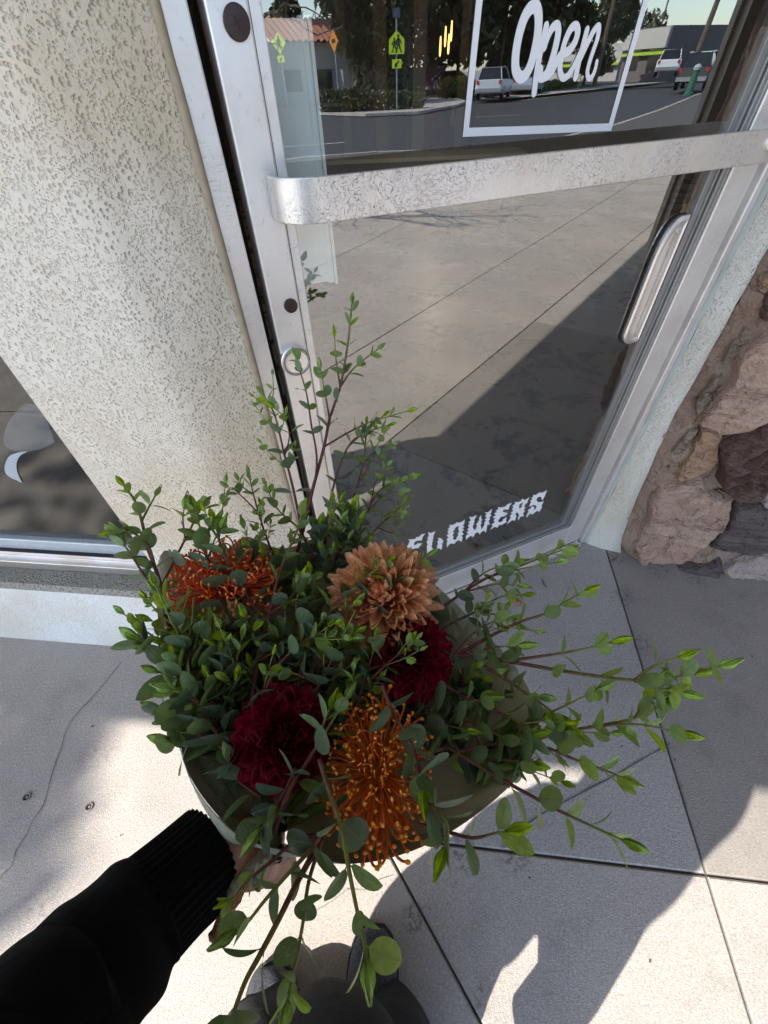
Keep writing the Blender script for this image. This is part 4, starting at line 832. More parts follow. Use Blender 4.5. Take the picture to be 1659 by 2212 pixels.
# signs
YG = NT('fluorescent_yellow_green'); YG = YG.done(YG.bsdf((.62, .80, .02), .5)); BLK = flat('sign_black', (.012, .012, .012), .6); ORS = flat('sign_orange', (.55, .20, .02), .6)
def facing(P):
    d = refl(858, 90, dist=1)-P; v = np.array([DA[0]-P[0], DA[1]-P[1], 0]); v /= np.linalg.norm(v); return v
def person_glyph(f, cx, cz, s, b):
    """walking figure for a crossing sign, in sign coordinates"""
    def poly(pts): b.prism([f(cx+x*s, cz+z*s, .012) for x, z in pts], fn*.004)
    poly([(math.cos(t)*.09+.02, .43+math.sin(t)*.09) for t in np.linspace(0, 6.28, 12, endpoint=False)])
    poly([(-.10, .32), (.10, .32), (.12, .0), (-.10, .0)]); poly([(.0, .02), (.12, .0), (.2, -.28), (.30, -.48), (.20, -.5), (.08, -.26)]); poly([(-.10, .02), (.04, .0), (-.06, -.26), (-.22, -.5), (-.32, -.46), (-.16, -.24)])
    poly([(.08, .32), (.26, .12), (.30, -.02), (.22, -.02), (.18, .08), (.07, .2)]); poly([(-.08, .32), (-.24, .14), (-.26, -.02), (-.19, -.02), (-.16, .1), (-.06, .2)])
def sign(base, zc, size, shape, label, name, mat=None, arrow=True, solar=False, yaw=0.0, glyph=1):
    global fn
    P = np.array(base); v = facing(P); a = math.atan2(v[1], v[0])+yaw; fn = np.array([math.cos(a), math.sin(a), 0]); sd = np.array([-fn[1], fn[0], 0])
    T = thing(name, label, 'road sign', P); f = lambda u, z, q: P+sd*u+fn*q+np.array([0, 0, z]); b = MB(); b.tube([P+np.array([0, 0, -.2]), P+np.array([0, 0, zc+size*(1.2 if solar else .6)])], .04, 8); b.build('post', ALU_D, T)
    hs = size*.5
    ol = [(-hs, -hs), (hs, -hs), (hs, hs*.25), (0, hs*1.05), (-hs, hs*.25)] if shape == 'pent' else [(0, -hs*1.3), (hs*1.3, 0), (0, hs*1.3), (-hs*1.3, 0)]
    b = MB(); b.prism([f(u, zc+z, .05) for u, z in ol], fn*.006); o = b.build('sign_face', mat or YG, T)
    b = MB(); b.prism([f(u*.97, zc+z*.97, .046) for u, z in ol], fn*.003); b.build('sign_back', ALU_D, T)
    b = MB(); s2 = fn; ff = lambda u, z, q: f(u, z, q+.046)
    if glyph == 2: person_glyph(ff, -.12*size, zc-.05*size, size*.78, b); person_glyph(ff, .14*size, zc-.1*size, size*.62, b)
    elif glyph == 1: person_glyph(ff, 0, zc, size*.85, b)
    else: b.prism([ff(u*size, zc+z*size, .012) for u, z in ((-.25, -.1), (.1, -.1), (.1, -.2), (.3, 0), (.1, .2), (.1, .1), (-.25, .1))], fn*.004)
    b.build('sign_symbol', BLK, T)
    if arrow:
        z2 = zc-size*.5-size*.42; b = MB(); b.prism([f(u, z2+z, .05) for u, z in ((-.24*size*1.3, -.17*size*1.2), (.24*size*1.3, -.17*size*1.2), (.24*size*1.3, .17*size*1.2), (-.24*size*1.3, .17*size*1.2))], fn*.006); b.build('arrow_plaque', YG, T)
        b = MB(); ar = [(-.16, .12), (-.10, .15), (.06, .0), (.12, .06), (.15, -.14), (-.06, -.12), (.0, -.06)]; b.prism([f(-u*size*-1, z2+z*size, .058) for u, z in ar], fn*.004); b.build('arrow', BLK, T)
    if solar: b = MB(); b.prism([f(u, zc+size*1.2+z, q) for u, z, q in ((-.18, -.15, .1), (.18, -.15, .1), (.18, .15, -.1), (-.18, .15, -.1))], (0, 0, .03)); b.build('solar_panel', STEEL, T)
    return T
def elev_z(x, y, P): return RD(x, y, math.hypot(*(P[:2]-hit(x, y, DA, DN)[:2])))[2]
P = RG(858, 238); sign(P, elev_z(858, 92, P)-P[2], .80, 'pent', 'yellow green school crossing sign with two walkers and an arrow plate', 'school_sign', glyph=2, solar=True)
P = RG(625, 245); sign(P, elev_z(611, 93, P)-P[2], .62, 'diamond', 'yellow green diamond sign with one walker and an arrow plate', 'crossing_sign', glyph=1, yaw=.5)
P = RG(734, 236); sign(P, elev_z(731, 88, P)-P[2], .7, 'diamond', 'orange diamond warning sign seen nearly edge on', 'warning_sign', ORS, False, yaw=1.0, glyph=0)
P = RG(1530, 215); sign(P, elev_z(1553, 55, P)-P[2], .70, 'pent', 'yellow green crossing sign half hidden by the bronze frame', 'crossing_sign', glyph=2, yaw=-.3)
# green post
P = RG(1487, 206); T = thing('green_bollard', 'green cast post with a pale cap at the street corner', 'bollard', P); b = MB(); b.tube([P+np.array([0, 0, z]) for z in (0, .1, .12, .95, 1.0)], [.26, .26, .2, .17, .2], 14); b.build('shaft', flat('bollard_green', (.03, .12, .085), .5), T); b = MB(); b.tube([P+np.array([0, 0, z]) for z in (1.0, 1.12, 1.2, 1.25)], [.2, .2, .12, .02], 14); b.build('cap', flat('bollard_cap', (.3, .36, .34), .5), T)
# utility pole and wires
P = RG(1283, 188); T = thing('utility_pole', 'tall brown wooden utility pole by the far footpath', 'pole', P); b = MB(); b.tube([P, P+np.array([.25, -.1, 11])], [.2, .14], 9); b.build('pole', BARK, T); b = MB(); b.box(lambda u, z, q: P+np.array([u, q, z]), (-1.3, 1.3), (9.4, 9.55), (-.1, .1)); b.build('cross_arm', BARK, T)
for zz, sag in ((9.6, .9), (7.2, .7), (6.3, .6)):
    b = MB(); A, Cc = P+np.array([0, 0, zz]), P+np.array([-34, 4, zz-1.2]); b.tube([A+(Cc-A)*q-np.array([0, 0, 4*sag*q*(1-q)]) for q in np.linspace(0, 1, 14)], .02, 5); b.build('wire', BLACKR, T)
# buildings behind
def block(px0, px1, ytop, dist0, dist1, label, mat, name='far_building', depth=8, bands=(), roof=None, wins=0):
    a, c = RD(px0, 170, dist0), RD(px1, 170, dist1); a[2] = c[2] = rise(*a[:2])-.1; zt = RD((px0+px1)/2, ytop, (dist0+dist1)/2)[2]-a[2]; d = (c-a)/np.linalg.norm(c-a); nb = np.array([d[1], -d[0], 0]); nb = nb if nb @ (a-DA) < 0 else -nb; L_ = np.linalg.norm(c-a)
    T = thing(name, label, 'building', (a+c)/2); f = lambda u, z, q: a+d*u+nb*q+np.array([0, 0, z]); b = MB(); b.box(f, (0, L_), (-.5, zt), (-depth, 0)); b.build('wall', mat, T)
    for (z0, z1, m2) in bands: b = MB(); b.box(f, (-.05, L_+.05), (z0*zt, z1*zt), (.01, .35)); b.build('fascia_band', m2, T)
    if roof:
        n = max(6, int(L_/.5))
        b = MB()
        for i in range(n): u0, u1 = L_*i/n, L_*(i+1)/n; b.add([f(u0, zt, .6), f(u1, zt, .6), f(u1, zt+1.3, -2.2), f(u0, zt+1.3, -2.2), f((u0+u1)/2, zt+.14, .6), f((u0+u1)/2, zt+1.44, -2.2)], [(0, 4, 5, 3), (4, 1, 2, 5)])
        b.build('roof', roof, T)
    for i in range(wins):
        u0 = L_*(i+.3)/wins; b = MB(); b.box(f, (u0, u0+L_*.28/wins+.7), (zt*.22, zt*.58), (.004, .03)); w0 = b.build('window', bpy.data.materials['car_glass'], T); b = MB(); b.box(f, (u0-.07, u0+L_*.28/wins+.77), (zt*.58, zt*.62), (.004, .06)); b.build('lintel', LINEW, w0)
    return T
LIME = flat('lime_band', (.42, .58, .05), .6, 0, .05); PURP = flat('purple_band', (.18, .06, .28), .6, 0, .1); WPAINT = flat('white_block_wall', (.52, .51, .49), .8, 0, .12, .6); TAUPE = flat('taupe_wall', (.16, .14, .135), .8, 0, .1, 1); TILE = flat('red_roof_tile', (.30, .12, .075), .8, 0, .35, 3); GREYW = flat('grey_wall', (.24, .25, .27), .8, 0, .12, .8)
block(590, 800, 92, 46, 50, 'white house with a red tiled roof across the side street', WPAINT, roof=TILE, wins=3); block(742, 958, 147, 47, 55, 'low grey garden wall building behind the school sign', GREYW, wins=0)
block(1150, 1330, 100, 86, 80, 'white walled shop with a lime green fascia beyond the pole', WPAINT, bands=((.42, .50, LIME),), wins=4); block(1335, 1420, 62, 74, 70, 'taupe and white shop block with a lime stripe', TAUPE, bands=((.50, .56, LIME), (.62, .98, WPAINT)), wins=2); block(1425, 1640, 70, 88, 80, 'long shop with a purple fascia at the end of the street', TAUPE, bands=((.42, .66, PURP), (.72, 1.0, WPAINT)), wins=5)
# trees
gt = 'trees across the street'
for px, py, dist, h, r, col, lb, sd in [(765, 200, 40, 9, 3.6, (.035, .05, .02), 'dark broad tree beside the tile roofed house', 2), (880, 190, 47, 11, 4.5, (.05, .07, .03), 'loose olive green tree behind the school sign', 3), (985, 190, 50, 10, 4.2, (.045, .06, .025), 'dark tree behind the parked blue saloon', 4), (1075, 180, 50, 13, 3.2, (.025, .05, .028), 'tall dark pine behind the silver estate', 5), (1125, 180, 57, 14, 3.6, (.025, .05, .026), 'second tall dark pine, right of the first', 6), (1180, 175, 62, 9, 3.4, (.05, .075, .03), 'rounded green tree right of the pines', 7), (1262, 175, 66, 9, 4.2, (.045, .07, .028), 'wide green tree left of the utility pole', 8), (1395, 165, 92, 12, 4.6, (.06, .075, .045), 'dusty grey green tree over the taupe shop', 9), (640, 195, 52, 10, 3.0, (.04, .06, .03), 'slim dark tree behind the white hatchback', 10), (820, 195, 58, 13, 5.0, (.03, .045, .02), 'big dark tree behind the garden wall', 11), (930, 190, 60, 13, 5.5, (.03, .045, .02), 'big dark tree farther back, right of the school sign', 12)]:
    P = RD(px, py, dist); P[2] = rise(*P[:2])-.1; tree(P, h, r, lb, col, seed=sd, n=4200, leaf=.34 if h > 9 else .27, drop=.10, spread=1.15, group=gt)
P = RD(1486, 170, 60); P[2] = 0; T = thing('palm_tree', 'tall thin palm with a hanging skirt by the purple shop', 'palm tree', P); b = MB(); b.tube([P, P+np.array([.4, .1, 5]), P+np.array([.3, 0, 9])], [.28, .2, .18], 9); b.build('trunk', BARK, T)
b = MB()
for i in range(60):
    a = rng.uniform(0, 6.28); up = rng.uniform(-.9, .8); base = P+np.array([.3, 0, 9]); q = [base+np.array([math.cos(a)*s_*1.8, math.sin(a)*s_*1.8, up*s_*1.4-s_*s_*1.2]) for s_ in np.linspace(0, 1, 5)]; b.tube(q, [.04, .12, .14, .1, .02], 4, sq=(1, .15))
o = b.build('crown', GREENL, T); o.color = (.07, .09, .035, 1)
# street trees on the near side: a bare one whose branches shade the pavement seen in the glass, a leafy one that dapples the left slab
SD = np.array(SUN_V)
def toward(P, z): return np.array(P)+SD*(z/SD[2])
bare = thing('bare_tree', 'leafless young street tree standing on the pavement behind the camera', 'tree', (1.5, -6.0, 0)); b = MB(); r_ = np.random.default_rng(21)
def branch(p, d, l, r, lv):
    q = [p]; 
    for i in range(4): d = d+r_.normal(0, .16, 3); d = d/np.linalg.norm(d); q.append(q[-1]+d*l/4)
    b.tube(q, np.linspace(r, r*.6, 5), 6 if lv < 2 else 4)
    if lv < 5:
        for i in range(3 if lv < 3 else 2): 
            dd = d+r_.normal(0, .55, 3); dd[2] = abs(dd[2])*.5+.12 if lv < 3 else dd[2]; branch(q[4-i if i < 2 else 2], dd/np.linalg.norm(dd), l*.70, r*.55, lv+1)
branch(np.array([1.5, -6.0, -.02]), np.array([.05, .1, 1.]), 2.0, .11, 0)
b.build('branches', BARK, bare)
lf = toward((-1.25, .12, 0), 7.0); T = thing('leafy_street_tree', 'leafy street tree behind the camera that dapples the left slab', 'tree', (lf[0], lf[1], 0)); b = MB(); b.tube([np.array([lf[0], lf[1], -.1]), np.array([lf[0]+.1, lf[1], 4]), lf], [.14, .11, .03], 9); b.build('trunk', BARK, T)
o = crown([(toward((-1.6, .28, 0), 7.2), (.5, .3, .3)), (toward((-.98, .33, 0), 7.0), (.22, .16, .22)), (toward((-1.0, .05, 0), 7.6), (.20, .22, .2)), (toward((-1.5, -.35, 0), 7.6), (.7, .4, .3))], 420, .085, 9).build('crown', GREENL, T); o.color = (.06, .09, .03, 1)
# ================================================================== PERSON
SKIN = NT('skin'); _n = SKIN.noise(SKIN.pos(), 70, 5, .6); _f = SKIN.noise(SKIN.pos(), 420, 3, .6)
_c = SKIN.mix(SKIN.ramp(_n, .35, .7), (.50, .285, .215), (.44, .21, .165)); SKIN = SKIN.done(SKIN.bsdf(_c, .45, 0, SKIN.bump(SKIN.math('ADD', _f, _n), .0012), Subsurface__Weight=.12, Subsurface__Radius=(.01, .004, .002), Subsurface__Scale=.3))
KNIT = m_fabric('black_jersey', (.0032, .0035, .0045), sc=700, wr=.006); RIBM = m_fabric('black_rib_knit', (.0034, .0036, .0045), sc=1100, wr=.001)
PANT = m_fabric('charcoal_denim', (.042, .043, .047), sc=900, wr=.022); BOOT = m_fabric('worn_grey_leather', (.065, .068, .080), sc=300, wr=.010); SOLE = flat('black_sole', (.012, .012, .013), .6); HAIR = m_stone('dark_hair', (.02, .014, .01), (.035, .024, .018), (.008, .006, .005), (90, 90, 4)); NAIL = NT('black_nail_varnish'); NAIL = NAIL.done(NAIL.bsdf((.006, .006, .008), .12, 0, None, Coat__Weight=.8))
A3 = lambda *p: np.array(p, float)
me_ = thing('person', 'person in a black jersey and charcoal trousers holding up the bouquet', 'person', (-.14, -.2, 0))
wristL = U(455, 1846, .50); elbL = U(10, 2310, .43); shL = A3(-.30, -.30, 1.20)
shR = A3(.06, -.34, 1.20); elbR = A3(.20, -.20, .98); rt, upv, fwv = RM[:, 0], RM[:, 1], -RM[:, 2]
phc = CAM+rt*.022-upv*.055-fwv*.007; wristR = phc-upv*.10+rt*.045-fwv*.05
caps = []   # (p, q, rp, rq)
def limb(pts, rs): 
    for i in range(len(pts)-1): caps.append((np.array(pts[i]), np.array(pts[i+1]), rs[i], rs[i+1]))
hipL, hipR = A3(-.22, -.31, .74), A3(-.06, -.31, .74); knL, knR = A3(-.245, -.235, .42), A3(-.095, -.165, .45); anL, anR = A3(-.225, -.27, .085), A3(-.075, -.225, .085)
limb([hipL, knL, anL, anL+A3(-.02, .15, -.045)], [.075, .052, .036, .028]); limb([hipR, knR, anR, anR+A3(.01, .15, -.045)], [.075, .052, .036, .028])
limb([A3(-.14, -.32, .76), A3(-.14, -.34, .95), A3(-.13, -.35, 1.13)], [.105, .095, .10]); limb([shL+A3(.05, 0, 0), shR-A3(.05, 0, 0)], [.055, .055]); limb([hipL, hipR], [.085, .085])
limb([shL+A3(.03, 0, .02), shL*.5+elbL*.5, elbL+A3(-.005, -.02, -.005), U(80, 2232, .460), U(150, 2158, .468), U(218, 2084, .474), U(318, 1970, .483), wristL], [.036, .026, .024, .026, .026, .026, .026, .026]); limb([shR, elbR, wristR], [.046, .036, .025])
hd = A3(-.12, -.315, 1.395); limb([A3(-.125, -.35, 1.17), A3(-.12, -.33, 1.32)], [.05, .048]); limb([hd+A3(0, -.012, .03), hd+A3(0, .015, -.045)], [.088, .060]); limb([hd+A3(0, .075, 0), hd+A3(0, .098, -.018)], [.012, .014])
for s_ in (-1, 1): limb([hd+A3(s_*.082, -.01, .01), hd+A3(s_*.086, -.015, -.02)], [.016, .012])
# left hand: palm behind the stems, fingers curling round them
palm = U(526, 1840, .488)
limb([wristL, U(495, 1840, .492), palm, U(556, 1836, .492)], [.027, .027, .025, .019])
limb([U(520, 1815, .503), U(575, 1812, .508)], [.020, .018]); limb([U(505, 1862, .494), U(560, 1868, .500)], [.022, .018])
limb([U(545, 1834, .490), U(574, 1838, .488), U(594, 1842, .482), U(608, 1844, .476)], [.0105, .0092, .0084, .0068])
limb([U(578, 1830, .516), U(612, 1850, .522), U(622, 1858, .515), U(610, 1862, .507)], [.0105, .0092, .0085, .0070])
limb([U(570, 1850, .520), U(596, 1876, .528), U(602, 1882, .520), U(590, 1882, .512)], [.0100, .0090, .0082, .0066])
limb([U(556, 1864, .522), U(576, 1896, .532), U(580, 1900, .524), U(570, 1900, .517)], [.0090, .0080, .0074, .0060])
limb([U(505, 1812, .500), U(545, 1790, .492), U(580, 1778, .484), U(606, 1776, .478)], [.0150, .0115, .0100, .0078])
# right hand round the phone
rp = phc-upv*.055; limb([wristR, rp+rt*.028-fwv*.022, rp+rt*.032-fwv*.012+upv*.02], [.026, .026, .018])
for i in range(4): b0 = rp+rt*.034-fwv*.022+upv*(.018*i-.02); limb([b0, b0+rt*.014+fwv*.012, b0+rt*.004+fwv*.020, b0-rt*.012+fwv*.021], [.0095, .0085, .0078, .0065])
limb([rp+rt*.005-fwv*.03-upv*.01, rp-rt*.03-fwv*.022+upv*.005, rp-rt*.044-fwv*.010+upv*.03, rp-rt*.044-fwv*.006+upv*.05], [.014, .011, .0095, .0075])
def capsules(lst, name, mat, parent, voxel, smooth=4):
    bm = bmesh.new()
    for p, q, r0, r1 in lst:
        d = Vector(q-p); L_ = d.length
        if L_ < 1e-5: continue
        rot = d.to_track_quat('Z', 'Y').to_matrix().to_4x4(); seg = 14; prof = [(-r0*math.cos(a), r0*math.sin(a)) for a in np.linspace(0, PI/2, 5)]+[(L_+r1*math.sin(a), r1*math.cos(a)) for a in np.linspace(0, PI/2, 5)]
        M = Matrix.Translation(Vector(p)) @ rot; rows = []
        for z, r in prof:
            rows.append([bm.verts.new(M @ Vector((0, 0, z)))] if r < 1e-6 else [bm.verts.new(M @ Vector((r*math.cos(2*PI*k/seg), r*math.sin(2*PI*k/seg), z))) for k in range(seg)])
        for a, c in zip(rows[:-1], rows[1:]):
            for k in range(seg):
                k2 = (k+1) % seg
                if len(a) == 1: bm.faces.new((a[0], c[k2], c[k]))
                elif len(c) == 1: bm.faces.new((a[k], a[k2], c[0]))
                else: bm.faces.new((a[k], a[k2], c[k2], c[k]))
    me = bpy.data.meshes.new('tmp'); bm.to_mesh(me); bm.free(); o = bpy.data.objects.new('tmp', me); COL.objects.link(o)
    m = o.modifiers.new('r', 'REMESH'); m.mode = 'VOXEL'; m.voxel_size = voxel; m.use_smooth_shade = True
    if smooth: s = o.modifiers.new('s', 'SMOOTH'); s.iterations = smooth; s.factor = .5
    out = bpy.data.meshes.new_from_object(o.evaluated_get(bpy.context.evaluated_depsgraph_get())); bpy.data.objects.remove(o); out.materials.clear(); out.materials.append(mat); out.name = name
    return link(name, out, parent)
body = capsules(caps, 'body', SKIN, me_, .0030, 3)
# face: eyes, mouth line; nails
for s_ in (-1, 1):
    b = MB(); b.disc(hd+A3(s_*.030, .068, .012), A3(s_*.25, 1, 0), .011, .004, 12, dome=.002); b.build('eye', WHITE, me_, True); b = MB(); b.disc(hd+A3(s_*.031, .0735, .012), A3(s_*.2, 1, 0), .005, .001, 10); b.build('pupil', BLACKR, me_)
b = MB(); b.tube([hd+A3(x, .076-abs(x)*.3, -.052) for x in np.linspace(-.024, .024, 7)], [.002, .005, .006, .0055, .006, .005, .002], 7); b.build('lips', flat('lips', (.36, .12, .11), .4), me_, True)
def nail(a, c, r, up):
    a, c = np.array(a), np.array(c); d = (c-a)/np.linalg.norm(c-a); upn = up-d*(up @ d); upn /= np.linalg.norm(upn); sd = np.cross(d, upn); b = MB(); vs = []
    for i, t_ in enumerate(np.linspace(-.5, 1.05, 7)):
        wv = [.75, .95, 1, 1, .98, .88, .5][i]
        for k2 in range(7): an = (k2-3)/3*1.05*wv; vs.append(c+d*(t_*r*1.2)+(upn*math.cos(an)+sd*math.sin(an))*(r*1.10*(1-max(0, t_-.75)*.55)))
    b.add(vs, [(i*7+k2, i*7+k2+1, i*7+k2+8, i*7+k2+7) for i in range(6) for k2 in range(6)])
    o = b.build('fingernail', NAIL, me_, True); m = o.modifiers.new('t', 'SOLIDIFY'); m.thickness = .0007; return o
tocam = lambda P: (CAM-np.array(P))/np.linalg.norm(CAM-np.array(P))
nail(U(594, 1842, .482), U(607, 1844, .476), .0070, tocam(U(606, 1842, .476))); nail(U(580, 1778, .484), U(606, 1776, .478), .0080, tocam(U(600, 1776, .478)))
# hair
b = MB(); vs = []; n, m = 18, 10
for i in range(m):
    th_ = PI*.62*i/(m-1)
    for k2 in range(n):
        a = 2*PI*k2/n; rr = .100*(1+.03*math.sin(7*a+i)); q = hd+A3(0, -.016, .03)+A3(math.cos(a)*math.sin(th_)*rr, math.sin(a)*math.sin(th_)*rr*1.02, math.cos(th_)*rr*1.03)
        if math.sin(a) > .45 and th_ > 1.15: q = q-A3(0, .05, -.03)
        vs.append(q)
b.add(vs, [(i*n+k2, i*n+(k2+1) % n, (i+1)*n+(k2+1) % n, (i+1)*n+k2) for i in range(m-1) for k2 in range(n)]); b.tube([hd+A3(0, -.09, .03), hd+A3(0, -.11, -.08), hd+A3(-.01, -.10, -.20), hd+A3(0, -.09, -.26)], [.07, .075, .06, .02], 12, sq=(1.1, .6)); b.build('hair', HAIR, me_, True)
# clothes
def loft(name, pts, rs, mat, n=40, rib=None, wr=.0, seed=0, cap=True, k=60, sq=(1, 1), ref=None, parent=None):
    r_ = np.random.default_rng(seed); P = crv(pts, k); R_ = np.array(crv([[r] for r in rs], k))[:, 0]; ph = r_.uniform(0, 6.28, 12); b = MB(); vs = []; up = Vector(ref) if ref is not None else None
    for i in range(k):
        t_ = Vector(P[min(i+1, k-1)]-P[max(i-1, 0)]).normalized()
        if up is None: up = t_.orthogonal()
        x = (up-t_*up.dot(t_)).normalized(); up = x; y = t_.cross(x); s_ = i/(k-1)
        for j in range(n):
            a = 2*PI*j/n; r = R_[i]
            if rib: r += rib[1]*math.cos(rib[0]*a)
            if wr: r += wr*(math.sin(a*2+s_*9+ph[0])*math.sin(s_*14+ph[1]+a)+.6*math.sin(s_*31+2*math.sin(a+ph[2])+ph[3])*max(0, math.sin(a+ph[4])+.4)+.4*math.sin(a*3-s_*22+ph[5]))
            vs.append(Vector(P[i])+x*(math.cos(a)*r*sq[0])+y*(math.sin(a)*r*sq[1]))
    b.add(vs, [(i*n+j, i*n+(j+1) % n, (i+1)*n+(j+1) % n, (i+1)*n+j) for i in range(k-1) for j in range(n)]+([tuple(range(n))[::-1], tuple((k-1)*n+j for j in range(n))] if cap else []))
    return b.build(name, mat, parent or me_, True)
ax = (elbL-wristL)/np.linalg.norm(elbL-wristL)
cuffE = U(449, 1850, .498); cuffS = U(302, 1984, .476)
loft('jersey_torso', [A3(-.14, -.33, .70), A3(-.14, -.34, .78), A3(-.14, -.36, .95), A3(-.125, -.365, 1.12), A3(-.12, -.36, 1.20), A3(-.12, -.35, 1.235)], [.115, .122, .116, .118, .10, .06], KNIT, 48, wr=.004, sq=(1.35, .95), ref=(1, 0, 0))
sl = loft('sleeve', [shL+A3(.03, 0, .02), shL*.5+elbL*.5, elbL+A3(-.005, -.02, -.005), U(80, 2232, .455), U(150, 2158, .464), U(218, 2084, .470), U(280, 2012, .476), U(312, 1976, .479), U(330, 1960, .481)], [.056, .052, .050, .050, .049, .047, .0445, .041, .033], KNIT, 48, wr=.0022, seed=4, k=110)
cf = loft('cuff', [cuffS, U(378, 1913, .487), cuffE], [.0395, .0390, .0405], RIBM, 180, rib=(38, .0011), k=24, cap=False); m = cf.modifiers.new('t', 'SOLIDIFY'); m.thickness = .003; m.offset = -1
loft('sleeve', [shR+A3(-.03, 0, .02), shR*.5+elbR*.5, elbR+A3(.005, -.01, -.005), elbR*.4+wristR*.6, wristR-(wristR-elbR)*.12], [.075, .070, .062, .050, .036], KNIT, 36, wr=.003, seed=6, k=60)
loft('trouser_leg', [hipR+A3(.01, 0, .04), hipR*.5+knR*.5+A3(0, .01, .01), knR+A3(0, .012, .012), knR*.5+anR*.5, anR+A3(.018, .02, .06), anR+A3(.035, .035, -.045)], [.105, .100, .093, .080, .080, .098], PANT, 90, wr=.0085, seed=11, k=80)
loft('trouser_leg', [hipL+A3(-.01, 0, .04), hipL*.5+knL*.5, knL+A3(0, .01, .01), knL*.5+anL*.5, anL+A3(-.01, .045, .06), anL+A3(-.01, .085, -.045)], [.105, .096, .082, .074, .078, .094], PANT, 60, wr=.0085, seed=12, k=80)
def boot(an, yaw, seed):
    r_ = np.random.default_rng(seed); d = A3(math.sin(yaw), math.cos(yaw), 0); s = A3(d[1], -d[0], 0); b = MB(); vs = []; n, m = 28, 26
    # sections heel to toe: (along, half width, height)
    prof = [(-.085, .018, .05), (-.075, .032, .085), (-.04, .037, .105), (0, .038, .11), (.04, .039, .095), (.08, .043, .075), (.12, .047, .062), (.155, .044, .055), (.18, .034, .047), (.195, .018, .034)]
    S_ = np.array(crv(prof, m))
    for i in range(m):
        u, wd, h = S_[i]
        for j in range(n):
            a = 2*PI*j/n; x = math.cos(a); z = math.sin(a); cr = .0028*math.sin(u*190+3*math.sin(a*2)+seed)*(1 if .02 < u < .15 else .2)*max(0, z)
            vs.append(an*A3(1, 1, 0)+d*u+s*(wd*np.sign(x)*abs(x)**.75)+A3(0, 0, .022+(h*z**.8 if z > 0 else 0)+cr+(0 if z > 0 else .004*z)))
    b.add(vs, [(i*n+j, i*n+(j+1) % n, (i+1)*n+(j+1) % n, (i+1)*n+j) for i in range(m-1) for j in range(n)]+[tuple(range(n))[::-1], tuple((m-1)*n+j for j in range(n))]); o = b.build('boot', BOOT, me_, True)
    ol = [an*A3(1, 1, 0)+d*u*1.03+s*w_*1.06+A3(0, 0, .003) for u, w_, h in S_]+[an*A3(1, 1, 0)+d*u*1.03-s*w_*1.06+A3(0, 0, .003) for u, w_, h in S_[::-1]]; b = MB(); b.prism(ol, (0, 0, .022)); b.build('sole', SOLE, o)
    b = MB()
    for k2 in range(5): u = .035+k2*.018; z = .125-.011*k2-u*.25; b.tube([an*A3(1, 1, 0)+d*u+s*q+A3(0, 0, z+.006-abs(q)*.25) for q in (-.022, -.01, 0, .01, .022)], .0022, 6)
    b.build('lace', BLACKR, o, True)
boot(anL+A3(-.005, 0, 0), -.14, 3); boot(anR+A3(.005, 0, 0), .08, 5)
blocker = thing('shadow_blocker', 'added unseen black bag hanging at the right hip of the person', 'blocker', (.07, -.28, .20)); b = MB(); vs = []  # added out of view only to fill out the person's shadow on the pavement
for i, (z, tx, ty) in enumerate(((.20, .028, .050), (.205, .032, .052), (.285, .032, .052), (.36, .046, .080), (.50, .042, .078), (.62, .032, .074), (.72, .018, .070))):
    vs += [(.06+.018*(z < .3)+tx*np.sign(math.cos(a))*abs(math.cos(a))**.6, -.265-.016*(z < .3)+ty*np.sign(math.sin(a))*abs(math.sin(a))**.5, z) for a in np.linspace(0, 2*PI, 28, endpoint=False)]
b.add(vs, [(i*28+k2, i*28+(k2+1) % 28, (i+1)*28+(k2+1) % 28, (i+1)*28+k2) for i in range(6) for k2 in range(28)]+[tuple(range(28))[::-1]]); b.build('blocker_body', KNIT, blocker, True)
b = MB(); b.tube(crv([A3(.07, -.25, .69), A3(.075, -.29, 1.0), A3(.045, -.345, 1.275), A3(.075, -.33, 1.0), A3(.07, -.31, .69)], 24), .010, 8, sq=(1, .4)); b.build('strap', KNIT, blocker, True)  # strap of the same added shadow shape
ph = thing('mobile_phone', 'black mobile phone held up in the right hand', 'phone', phc); b = MB(); b.box(lambda u, z, q: phc+rt*u+upv*z+fwv*q, (-.0365, .0365), (-.074, .074), (-.0040, .0038)); b.build('phone_body', SOLE, ph, bevel=.003); b = MB(); b.box(lambda u, z, q: phc+rt*u+upv*z+fwv*q, (-.033, .033), (-.070, .070), (-.0046, -.0041)); b.build('screen', NAIL, ph)
# ================================================================== BOUQUET
PAPER = NT('sage_wrapping_paper'); _p = PAPER.pos(); _n = PAPER.noise(_p, 240, 4, .65); _b = PAPER.noise(_p, 7, 3); _bk = PAPER.n('ShaderNodeNewGeometry').outputs['Backfacing']
_c = PAPER.mix(PAPER.ramp(_n, .35, .7), (.46, .53, .45), (.54, .60, .52)); _pb = PAPER.bsdf(_c, .6, 0, PAPER.bump(PAPER.math('ADD', _n, PAPER.math('MULTIPLY', _b, 6)), .0012)); PAPER = PAPER.done(PAPER.n('ShaderNodeMixShader', i0=.14, i1=_pb.outputs[0], i2=PAPER.n('ShaderNodeBsdfTranslucent', Color=_c).outputs[0]))
INNER = NT('olive_paper_inside'); _n = INNER.noise(INNER.pos(), 200, 4); _c = INNER.mix(_n, (.37, .37, .26), (.44, .44, .32)); INNER = INNER.done(INNER.n('ShaderNodeMixShader', i0=.12, i1=INNER.bsdf(_c, .6).outputs[0], i2=INNER.n('ShaderNodeBsdfTranslucent', Color=_c).outputs[0]))
def pix(P):
    c = RM.T @ (np.asarray(P)-CAM); return CX+FPX*c[0]/-c[2], CY-FPX*c[1]/-c[2], np.linalg.norm(P-CAM)
